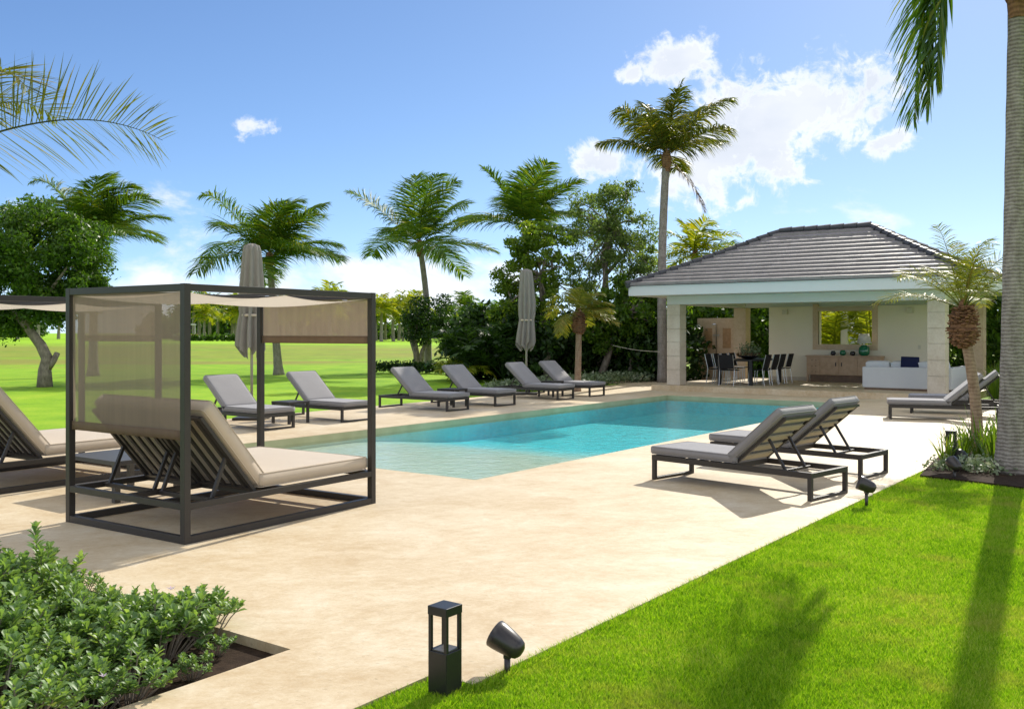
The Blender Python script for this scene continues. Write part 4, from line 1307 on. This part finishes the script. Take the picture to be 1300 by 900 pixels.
# tree on the left, curved trunk and stub branch
YT = 30.3; bt = G(57, 490); k_ = YT / FPX
def lt(px, py, dy=0): return ((px - 57) * k_, dy, (490 - py) * k_)
rg_ = random.Random(2)
limbs = [([lt(57, 493), lt(57, 470), lt(60, 455), lt(52, 438), lt(38, 420), lt(25, 405), lt(12, 385)], [.25, .20, .18, .165, .14, .11, .07]),
         ([lt(60, 468), lt(68, 458), lt(73, 448)], [.13, .10, .085]),
         ([lt(35, 417), lt(36, 395), lt(44, 360)], [.13, .10, .06]), ([lt(25, 405), lt(0, 392, .5), lt(-30, 370, .8)], [.11, .08, .04]),
         ([lt(36, 395), lt(70, 372, -.4), lt(95, 340, -.5)], [.09, .06, .03])]
cl = clumps(lt(30, 335), (2.45, 1.8, 2.1), 90, .60, 560, 4) + clumps(lt(85, 370), (1.1, 1.0, .9), 18, .42, 330, 5) + clumps(lt(0, 420), (.8, .6, .5), 8, .3, 110, 6) + clumps(lt(78, 402), (.6, .5, .4), 7, .25, 90, 7)
tree('leafy_tree', 'broad leafy tree with a curved pale trunk and a cut stub branch at the left', bt, limbs, cl, .125, 'leaf_hedge', 21)

# small dark round tree in front of the second palm, with thin multi-stem trunk
Y1 = 42.0; k1 = Y1 / FPX
b1 = P(532, Y1, 0)
def l1(px, py, dy=0): return ((px - 532) * k1, dy, (470 - py) * k1)
tree('round_tree', 'small dense dark round tree with several thin stems beside the far low hedge', b1,
     [([l1(530, 472), l1(528, 448), l1(520, 425)], [.16, .12, .08]), ([l1(533, 470), l1(536, 445), l1(545, 425)], [.13, .1, .07]), ([l1(531, 455), l1(527, 430), l1(530, 405)], [.1, .07, .05])],
     clumps(l1(546, 402), (1.25, 1.1, 1.15), 34, .42, 150, 8) + clumps(l1(568, 418), (.7, .6, .6), 9, .3, 110, 9), .14, 'leaf_dark', 22)

# tree group behind the far loungers
def mid_tree(name, lab, px, Y, ctr, rad, n, cr, per, leaf, m, seed, trunks, aspect=.5):
    k = Y / FPX; base = P(px, Y, 0); rg = random.Random(seed)
    gy = 422 + H_EYE / k
    def loc(x, y, dy=0): return ((x - px) * k, dy, (gy - y) * k)
    limbs = []
    for tr in trunks:
        pts = [loc(x, y, dd) for x, y, dd in tr[0]]
        r0, r1 = tr[1]; limbs.append((pts, [r0 + (r1 - r0) * i / (len(pts) - 1) for i in range(len(pts))]))
    bl = []
    for (cx, cy, rx, ry, nn) in ctr:
        cc = clumps(loc(cx, cy), (rx * k, rx * k * .8, ry * k), int(nn * 1.35), cr, per * 1.35, seed + cx)
        bl += cc
        for c in cc[::3]:
            s = limbs[0][0][-1]; limbs.append(limb(s, c[0], .035, .012, rg, .2))
    return tree(name, lab, base, limbs, bl, leaf, m, seed, aspect, 'trees behind the far loungers')


mid_tree('loose_tree', 'loose light green tree with open crown behind the far closed umbrella', 695, 33,
         [(655, 345, 28, 42, 16), (690, 320, 34, 50, 24), (645, 392, 22, 26, 8), (705, 385, 40, 40, 14)], 0, 0, .30, 130, .12, 'leaf_light', 61,
         [([(695, 486, 0), (694, 440, 0), (690, 400, .2), (686, 350, 0)], (.16, .07)), ([(693, 440, 0), (675, 415, 0), (655, 395, 0), (645, 370, 0)], (.07, .03)), ([(692, 410, 0), (704, 380, 0), (700, 330, 0)], (.09, .04))], .55)
mid_tree('feathery_tree', 'tall feathery tree with fine leaves left of the tall coconut palm', 765, 35,
         [(770, 262, 48, 40, 30), (800, 310, 46, 46, 30), (740, 320, 36, 48, 22), (815, 365, 32, 40, 16), (760, 375, 44, 36, 18)], 0, 0, .36, 130, .13, 'leaf_feather', 62,
         [([(758, 480, 0), (764, 440, 0), (770, 395, 0), (768, 330, 0), (775, 290, 0)], (.2, .06)), ([(756, 478, 0), (748, 450, 0), (738, 428, 0)], (.14, .06)), ([(768, 350, 0), (795, 320, 0), (805, 295, 0)], (.08, .03))], .34)
mid_tree('forked_tree', 'dark leaning tree with forked pale stems left of the pavilion', 788, 34,
         [(800, 395, 48, 38, 26), (835, 400, 30, 50, 18), (770, 420, 36, 30, 14)], 0, 0, .4, 120, .17, 'leaf', 63,
         [([(762, 480, 0), (772, 452, 0), (782, 420, 0), (795, 400, 0)], (.15, .06)), ([(770, 452, 0), (755, 430, 0), (745, 400, 0)], (.1, .04)), ([(800, 470, 0), (806, 430, 0), (800, 395, 0)], (.08, .03))], .5)


# shrubs as shared meshes
def shrub_mesh(name, radii, n, cr, per, leaf, m, seed, aspect=.5, zc=None, shell=.2):
    rg = np.random.default_rng(seed)
    bl = clumps((0, 0, zc or radii[2]), radii, n, cr, per, seed)
    v, f = leaf_cloud(bl, leaf, rg, aspect, shell); v[:, 2] = np.maximum(v[:, 2], .01)
    return np_mesh(name, v, [f], M[m])


SM = {}
SM['dark'] = [shrub_mesh('crown', (1.5, 1.2, 1.35), 40, .55, 120, .22, 'leaf_dark', s) for s in (71, 72)]
SM['mid'] = [shrub_mesh('crown', (1.5, 1.2, 1.4), 42, .5, 120, .2, 'leaf_hedge', s) for s in (73, 74)]
stem_b = MB()
for a in range(4): stem_b.tube([(.1 * math.cos(a * 1.6), .1 * math.sin(a * 1.6), -.05), (.5 * math.cos(a * 1.6), .5 * math.sin(a * 1.6), 1.5)], [.05, .02], 6)
stem_me = stem_b.mesh('stem'); stem_me.materials.append(M['bark'])


def shrub(kind, i, loc, rot, sc, lab, group, name='tall_shrub', cat='shrub'):
    t = thing(name, lab, cat, loc, rot, group)
    o = link('crown', SM[kind][i % len(SM[kind])], None, t); link('stem', stem_me, None, t)
    t.scale = sc; return t


gd = 'dark shrubs massed under the trees'
rs = random.Random(5)
for k, px in enumerate((598, 634, 668, 702, 740, 778, 815, 850)):
    Y = 34.5 + rs.uniform(-1.2, 2.0)
    shrub('dark', k, P(px, Y, -.03), rs.uniform(0, 6), (1.0, 1.0, .82 + .2 * rs.random()), 'dense dark green shrub in the row under the trees behind the far loungers', gd)
gh = 'tall green shrubs behind the pavilion'
for k, (u, v) in enumerate(((26.5, 12.5), (27.2, 9.6), (25.8, 7.3), (27.5, 6.4), (25.4, -2.4), (26.8, -5.0), (25.6, -7.2), (29.4, 11.0), (30.2, 8.0), (30, 14))):
    hsc = 1.15 if v > 4.5 else 1.05
    shrub('mid', k, W(u, v, -.03), rs.uniform(0, 6), (1.1, 1.1, hsc + .2 * rs.random()), 'tall green shrub in the screen behind the pavilion', gh)

# clipped hedge at the right
hb = MB()
rg9 = np.random.default_rng(91)
n = 16000
L9, T9, H9 = 9.0, 1.2, 2.9
face = rg9.random(n)
x = rg9.random(n) * L9; z = rg9.random(n) * H9; y = np.where(face < .7, rg9.normal(0, .07, n), rg9.random(n) * T9); z = np.where(face > .85, H9 + rg9.normal(0, .06, n), z)
cs = np.stack([x, y, np.maximum(z, .02)], 1)
a = rg9.normal(size=(n, 3)); a /= np.linalg.norm(a, axis=1)[:, None]; b_ = np.cross(a, rg9.normal(size=(n, 3))); b_ /= np.linalg.norm(b_, axis=1)[:, None]
s_ = (.09 + .09 * rg9.random(n))[:, None]
v9 = np.stack([cs - a * s_, cs + b_ * s_ * .5, cs + a * s_, cs - b_ * s_ * .5], 1).reshape(-1, 3)
h9 = link('hedge', np_mesh('hedge', v9, [np.arange(4 * n).reshape(n, 4)], M['leaf_hedge']), None)
h9.location = W(24.0, .6); h9.rotation_euler = (0, 0, ANG - R(90))
tag(h9, 'tall clipped green hedge right of the pavilion', 'hedge')


# ---------------------------------------------------------------- low planting
def rosette_mesh(name, seed, nst, h, spread, leafL, m, flower=0):
    """low shrub: stems topped with whorls of spoon-shaped leaves"""
    rg = random.Random(seed); vs = []; q = []; tri = []; sb = MB()
    def leaf(p, d, L, wd, up):
        s = d.cross(up); s = s.normalized() if s.length > 1e-3 else Vector((1, 0, 0)); n_ = s.cross(d).normalized()
        o = len(vs); cup = n_ * L * .10
        pts = [p, p + d * L * .45 - s * wd * .38 + cup, p + d * L * .45, p + d * L * .45 + s * wd * .38 + cup,
               p + d * L * .78 - s * wd * .5 + cup * 1.3 - n_ * L * .06, p + d * L * .80 - n_ * L * .03, p + d * L * .78 + s * wd * .5 + cup * 1.3 - n_ * L * .06, p + d * L * 1.0 - n_ * L * .10]
        vs.extend(pts)
        tri.extend([(o, o + 2, o + 1), (o, o + 3, o + 2), (o + 4, o + 5, o + 7), (o + 5, o + 6, o + 7)])
        q.extend([(o + 1, o + 2, o + 5, o + 4), (o + 2, o + 3, o + 6, o + 5)])
    for i in range(nst):
        a = rg.random() * 6.28; r = spread * math.sqrt(rg.random())
        hh = h * rg.uniform(.55, 1.1) * (1 - .35 * (r / spread) ** 2)
        b0 = Vector((math.cos(a) * r * .35, math.sin(a) * r * .35, 0)); tp = Vector((math.cos(a) * r, math.sin(a) * r, hh))
        mid = b0.lerp(tp, .5) + Vector((0, 0, hh * .1)); sb.tube([b0, mid, tp], [.005, .004, .0025], 5)
        axis = (tp - mid).normalized()
        nl = rg.randint(13, 20)
        for j in range(nl):
            f = j / nl; p = tp.lerp(mid, (1 - f) * .75)
            aa = j * 2.4 + rg.random() * .5; el = .15 + 1.05 * f + rg.uniform(-.2, .2)
            d = Vector((math.cos(aa) * math.cos(el), math.sin(aa) * math.cos(el), math.sin(el))); d = (d + axis * .2).normalized()
            L = leafL * rg.uniform(.7, 1.15) * (1 - .35 * f)
            leaf(p, d, L, L * .52, Vector((0, 0, 1)) if el < 1.2 else Vector((math.cos(aa + 1.57), math.sin(aa + 1.57), 0)))
    me = np_mesh(name, np.array([tuple(p) for p in vs]), [np.array(q), np.array(tri)], M[m])
    sm = sb.mesh('stem'); sm.materials.append(M['bark'])
    return me, sm


RO = [rosette_mesh('foliage', 100 + i, rg_n, .29, .26, .068, 'leaf_shrub') for i, rg_n in enumerate((24, 27, 22, 28, 25))]
fl_b = MB()
for k in range(5):
    a = k * 1.2566; fl_b.add([(0, 0, 0), (.012 * math.cos(a - .4), .012 * math.sin(a - .4), .012), (.03 * math.cos(a), .03 * math.sin(a), .018), (.012 * math.cos(a + .4), .012 * math.sin(a + .4), .012)], [(0, 1, 2, 3)])
fl_me = fl_b.mesh('flower'); fl_me.materials.append(M['petal'])
gs = 'young leafy shrubs in the foreground planting bed'
rs = random.Random(8)
cnt = 0
pos = []
tries = 0
while len(pos) < 165 and tries < 6000:
    tries += 1
    u = rs.uniform(-8.6, -5.28); v = rs.uniform(-2.78, -.1)
    if any((u - a) ** 2 + (v - c) ** 2 < .16 ** 2 for a, c in pos): continue
    if u > -5.5 and v < -2.5: continue
    p = W(u, v)
    if p.y < 2.6: continue
    pos.append((u, v))
for i, (u, v) in enumerate(pos):
    f_, s_ = RO[i % 5]
    sc = rs.uniform(.55, 1.3) if rs.random() < .88 else rs.uniform(1.3, 1.55)
    if v < -2.4 or u > -5.5: sc *= .75
    edge = u > -5.75
    t = thing('leafy_shrub', 'young leafy shrub with whorls of spoon-shaped green leaves in the foreground bed', 'shrub', W(u, v, -.055), rs.uniform(0, 6.28), gs)
    link('foliage', f_, None, t); link('stem', s_, None, t)
    if rs.random() < .22:
        o = link('flower', fl_me, None, t); o.location = (rs.uniform(-.09, .09), rs.uniform(-.09, .09), rs.uniform(.21, .27))
    t.scale = (sc, sc, sc)

# taller shoot at the back of the bed
f_, s_ = rosette_mesh('foliage', 140, 3, .52, .08, .085, 'leaf_shrub')
t = thing('leafy_shrub', 'tallest bright shoot of the foreground bed, against the daybed shadow', 'shrub', W(-5.55, -.95, -.05), 0)
link('foliage', f_, None, t); link('stem', s_, None, t)
t.scale = (1.1, 1.1, 1.1)


def strap_mesh(name, seed, n, h, spread, w, m):
    rg = random.Random(seed); vs = []; q = []; tri = []
    for i in range(n):
        a = rg.random() * 6.28; r = spread * .35 * rg.random(); L = h * rg.uniform(.6, 1.15)
        d = Vector((math.cos(a), math.sin(a), 0)); lean = rg.uniform(.05, .55)
        s = Vector((-d.y, d.x, 0)); p = d * r; o = len(vs); ww = w * rg.uniform(.7, 1.2)
        dirv = (Vector((0, 0, 1)) + d * lean).normalized()
        for k in range(5):
            f = k / 5; wk = ww * (1 - f ** 2.2) * (.7 + .6 * f)
            vs.extend([p - s * wk / 2, p + s * wk / 2])
            p = p + dirv * L / 5; dirv = (dirv + d * lean * .35 - Vector((0, 0, 1)) * .12 * lean * k).normalized()
            if k: q.append((o + 2 * k - 2, o + 2 * k - 1, o + 2 * k + 1, o + 2 * k))
        vs.append(p); tri.append((o + 8, o + 9, o + 10))
    return np_mesh(name, np.array([tuple(p) for p in vs]), [np.array(q), np.array(tri)], M[m])


ST = [strap_mesh('clump', s, 34, .62, .3, .028, 'blade_bed') for s in (1, 2, 3)]
gst = 'strap-leaved clumps in the bed by the two palms'
for i, (px, py, sc) in enumerate(((1200, 590, .75), (1222, 583, .9), (1246, 582, 1.1), (1262, 588, 1.05), (1232, 572, .95), (1270, 570, 1.0), (1207, 575, .7))):
    o = link('strap_plant', ST[i % 3], None); o.location = G(px, py); o.rotation_euler = (0, 0, i * 1.3); o.scale = (sc, sc, sc)
    tag(o, 'clump of upright narrow green leaves in the bed between the two right-hand palms', 'plant', gst)
# silvery ground cover in that bed
v, f = [], []
vv, ff = leaf_cloud([((G(px, py).x, G(px, py).y, .08), (.28, .25, .10), 110) for px, py in ((1195, 597), (1215, 596), (1232, 600), (1248, 600), (1262, 602), (1240, 592))], .06, np.random.default_rng(5), .55, .1)
vv[:, 2] = np.maximum(vv[:, 2], .015)
o = link('ground_cover', np_mesh('ground_cover', vv, [ff], M['leaf_silver']), None)
tag(o, 'pale flowering ground cover at the foot of the strap plants', 'ground cover', None, 'stuff')
# ground cover strip along the far deck, in front of the dark trees
bl = []
for k in range(70):
    u = 15.2 + rs.random() * 6.5; v_ = 8.9 + rs.random() * 1.3
    if u > 18.9: v_ = 6.9 + (u > 22) * 4 + rs.random() * 3.0 if u > 25 else 8.9 + rs.random() * 1.5
    p = W(u, v_); bl.append(((p.x, p.y, .16), (.4, .35, .2), 60))
for k in range(34):
    p = W(13.2 + 2.2 * rs.random(), 9.2 + rs.random()); bl.append(((p.x, p.y, .14), (.35, .3, .16), 60))
vv, ff = leaf_cloud(bl, .14, np.random.default_rng(6), .5, .1); vv[:, 2] = np.maximum(vv[:, 2], .0)
o = link('ground_cover', np_mesh('ground_cover', vv, [ff], M['leaf_silver']), None)
tag(o, 'silvery green ground cover along the far deck edge', 'ground cover', None, 'stuff')
# low dark hedge by the second palm
bl = []
for k in range(60):
    f_ = k / 59; p = P(482 + f_ * 190, 41.0 - f_ * 3, .22); bl.append(((p.x, p.y + rs.uniform(-.3, .3), .24), (.35, .35, .26), 60))
vv, ff = leaf_cloud(bl, .16, np.random.default_rng(7), .5, .1); vv[:, 2] = np.maximum(vv[:, 2], -.02)
o = link('low_hedge', np_mesh('low_hedge', vv, [ff], M['leaf_dark']), None)
tag(o, 'low dark hedge running behind the far loungers at the foot of the second palm', 'hedge')
# yellow arecas and a white garden wall seen through the pavilion window
ar = PB(); rga = random.Random(4)
for i in range(17): frond(ar, (rga.uniform(-.3, .3), rga.uniform(-.3, .3), .1), rga.random() * 6.28, rga.uniform(.9, 1.45), rga.uniform(3.2, 4.6), rga, droop=.7, nl=34, ll=.55, lw=.06, bare=.3)
ar_me = ar.mesh('foliage', M['frond_y'])
for u, v_, lab in ((24.7, 2.3, 'yellow areca palm seen through the right half of the pavilion window'), (24.9, 4.1, 'yellow areca palm seen through the left half of the pavilion window')):
    o = link('areca_palm', ar_me, None); o.location = W(u, v_); o.rotation_euler = (0, 0, v_ * 2)
    tag(o, lab, 'palm tree')
t = thing('garden_wall', 'white house wall with a door recess beyond the pavilion window', 'wall', W(31.0, 4.6), ANG)
b = MB(); b.box(0, .25, -2.2, 2.6, 0, 3.4); b.build('wall', M['white'], t, bevel=.01)
b = MB(); b.box(-.04, 0, -.2, .9, 0, 2.3); b.build('door', M['white_fabric'], t, bevel=.01)
b = MB(); b.box(-7.1, -6.9, -1.53, -1.33, 0, 3.2); b.build('post', M['white'], t, bevel=.01)
# tufts of tall grass right of the pavilion
TG = strap_mesh('clump', 9, 90, .95, .5, .022, 'blade_bed')
for i in range(12):
    o = link('tall_grass', TG, None); o.location = W(18.2 + (i % 4) * .75 + rs.uniform(-.2, .2), -2.35 - (i // 4) * .55 + rs.uniform(-.15, .15), -.03); o.rotation_euler = (0, 0, i)
    tag(o, 'tuft of tall bright grass behind the loungers right of the pavilion', 'grass tuft', 'grass tufts right of the pavilion')
# small palm seedling fronds at the field edge (left of the dark mass)
sp = PB()
for i in range(10): frond(sp, (0, 0, .1), i * .63, rga.uniform(.3, 1.1), 1.3, rga, droop=1.4, nl=22, ll=.4, lw=.05)
o = link('young_palm', sp.mesh('young_palm', M['frond_y']), None); o.location = P(588, 33, -.03)
tag(o, 'young bright palm at the left foot of the dark shrubs', 'palm tree')
for k, (px, Y) in enumerate(((600, 33.5), (618, 34), (640, 33))):
    pq = PB()
    for i in range(14): frond(pq, (0, 0, .1), i * 1.1 + k, rga.uniform(.5, 1.35), 2.4, rga, droop=1.0, nl=28, ll=.5, lw=.05, bare=.25)
    o = link('clump_palm', pq.mesh('clump_palm', M['leaf_dark']), None); o.location = P(px, Y, -.03)
    tag(o, ['leftmost', 'second from the left', 'rightmost'][k] + ' of the dark trunkless palms in front of the dark shrubs', 'palm tree', 'dark trunkless palms')

# ---------------------------------------------------------------- far tree line beyond the field
def far_palm_mesh(seed, m):
    rg = random.Random(seed); pb = PB()
    for i in range(15): frond(pb, (0, 0, 3.1), i * 2.4 + rg.random() * .4, 1.3 - 1.7 * i / 14, 2.1 * rg.uniform(.8, 1.1), rg, droop=1.1, nl=18, ll=.7, lw=.12, nseg=7, wind=(.25, 0, 0))
    me = pb.mesh('crown', M[m]); b = MB(); b.tube([(0, 0, -.3), (.08, 0, 1.5), (0, 0, 3.1)], [.2, .15, .12], 7); tm = b.mesh('trunk'); tm.materials.append(M['palm_trunk'])
    return me, tm


FP = [far_palm_mesh(1, 'frond_y'), far_palm_mesh(2, 'frond_y'), far_palm_mesh(3, 'frond'), far_palm_mesh(4, 'frond')]
gfp = 'palms along the far edge of the field'
rs = random.Random(12)
for i in range(46):
    if i < 24: px = 232 + i * 9.6 + rs.uniform(-5, 5)
    elif i < 34: px = 462 + (i - 24) * 7 + rs.uniform(-3, 3)
    elif i < 40: px = -30 + (i - 34) * 26
    else: px = 570 + (i - 40) * 20
    Y = rs.uniform(108, 135); ki = rs.choice((0, 1, 0, 1, 2, 3) if i < 34 else (2, 3))
    sc = rs.uniform(1.0, 1.5)
    t = thing('distant_palm', 'small bright yellow green palm at the far edge of the field' if ki < 2 else 'small dark green palm at the far edge of the field', 'palm tree', P(px, Y, 0), rs.uniform(0, 6), gfp + (' (yellow)' if ki < 2 else ' (green)'))
    t.location.z = terr(t.location.x, t.location.y); t.scale = (sc, sc, sc)
    link('crown', FP[ki][0], None, t); link('trunk', FP[ki][1], None, t)
SM['far'] = [shrub_mesh('crown', (3.4, 2.6, 1.9), 30, 1.2, 90, .65, 'leaf_hedge', s) for s in (81, 82)]
for i in range(34):
    if i < 18: px = 200 + i * 15
    elif i < 24: px = 480 + (i - 18) * 14
    else: px = -60 + (i - 24) * 18 if i < 30 else 560 + (i - 30) * 18
    px += rs.uniform(-5, 5); Y = rs.uniform(138, 165)
    if 18 <= i < 24: hs_ = .55
    else: hs_ = rs.uniform(.75, 1.25)
    p = P(px, Y); p.z = terr(p.x, p.y)
    t = shrub('far', i, p, rs.uniform(0, 6), (1, 1, hs_), 'rounded green tree in the distant line beyond the field', 'trees beyond the field', 'distant_tree', 'tree')
# low hedge along the field edge
bl = []
for k in range(60):
    p = P(225 + k * 3.6, 104); bl.append(((p.x, p.y, terr(p.x, p.y) + .35), (.7, .5, .45), 40))
vv, ff = leaf_cloud(bl, .4, np.random.default_rng(8), .6, .1)
o = link('field_hedge', np_mesh('field_hedge', vv, [ff], M['leaf_hedge']), None)
tag(o, 'low green hedge along the far edge of the field', 'hedge')

# distant golf cart under the palms
p = P(238, 106); p.z = terr(p.x, p.y)
t = thing('golf_cart', 'tiny white-roofed golf cart parked at the far field edge', 'golf cart', p, R(20))
b = MB(); b.box(-1.1, 1.1, -.55, .55, .3, .75); b.build('body', mat('cart_orange', (.6, .22, .05), .4), t, bevel=.06)
b = MB(); b.box(-.9, .9, -.6, .6, 1.75, 1.85); b.build('roof', M['white'], t, bevel=.03)
b = MB()
for x in (-.8, .8):
    for y in (-.5, .5): b.bar((x, y, .7), (x, y, 1.76), .05, .05)
b.build('roof_post', M['steel'], t)
b = MB(); b.box(-.5, .2, -.5, .5, .75, .95); b.box(-.6, -.45, -.5, .5, .95, 1.35); b.build('seat', M['cush_beige'], t, bevel=.03)
for x in (-.75, .75):
    for y in (-.55, .55):
        b = MB(); b.tube([(x, y - .09, .25), (x, y + .09, .25)], .25, 14); b.build('wheel', M['black'], t)
# string of lights / rope between the trees
b = MB(); p0 = P(778, 33, 1.25); p1 = P(838, 32.2, 1.05); pts = [p0.lerp(p1, i / 12) - Vector((0, 0, .05 * math.sin(math.pi * i / 12))) for i in range(13)]
b.tube(pts, .008, 6); o = b.build('rope', mat('rope', (.6, .55, .45), .8)); tag(o, 'pale rope strung between the trees left of the pavilion', 'rope')


# ---------------------------------------------------------------- grass blades on the near lawn
def build_grass():
    rg = np.random.default_rng(77)
    n = 1500000
    # more samples near the camera
    Y = 3.4 + 10.5 * rg.random(n) ** 1.45
    X = (-.24 + 1.22 * rg.random(n)) * Y + (rg.random(n) - .5) * 1.2
    d = np.stack([X - O.x, Y - O.y], 1)
    u = d @ np.array([U.x, U.y]); v = d @ np.array([V.x, V.y])
    keep = ((v < -3.985) | ((u < -5.025) & (v < -3.735))) & (u > -9)
    bed = []
    e = [G(1168, 604), G(1185, 586), G(1215, 560), G(1300, 545), G(1345, 590), G(1320, 622), G(1240, 612)]
    inside = np.ones(n, bool)
    for i in range(7):
        a, b = e[i], e[(i + 1) % 7]
        s = (b.x - a.x) * (Y - a.y) - (b.y - a.y) * (X - a.x)
        inside &= (s < 0)
    ins2 = np.ones(n, bool)
    for i in range(7):
        a, b = e[i], e[(i + 1) % 7]
        ins2 &= ((b.x - a.x) * (Y - a.y) - (b.y - a.y) * (X - a.x)) > 0
    keep &= ~(inside | ins2)
    X, Y, v = X[keep], Y[keep], v[keep]; n = len(X)
    h = .022 + .022 * rg.random(n) + .012 * (np.abs(v + 3.98) < .06)
    a = rg.random(n) * 6.283; w = .0022 + .0022 * rg.random(n) + .0002 * Y
    lean = .2 + .9 * rg.random(n); la = rg.random(n) * 6.283
    base = np.stack([X, Y, np.full(n, -.032)], 1)
    sx = np.stack([np.cos(a) * w, np.sin(a) * w, np.zeros(n)], 1)
    tip = base + np.stack([np.cos(la) * lean * h, np.sin(la) * lean * h, h], 1)
    vv = np.stack([base - sx, base + sx, tip], 1).reshape(-1, 3)
    me = np_mesh('grass', vv, [np.arange(3 * n).reshape(n, 3)], M['blade'])
    o = link('grass', me, None); tag(o, 'short bright green lawn grass beside the deck', 'grass', None, 'stuff')
    print('blades', n)


build_grass()
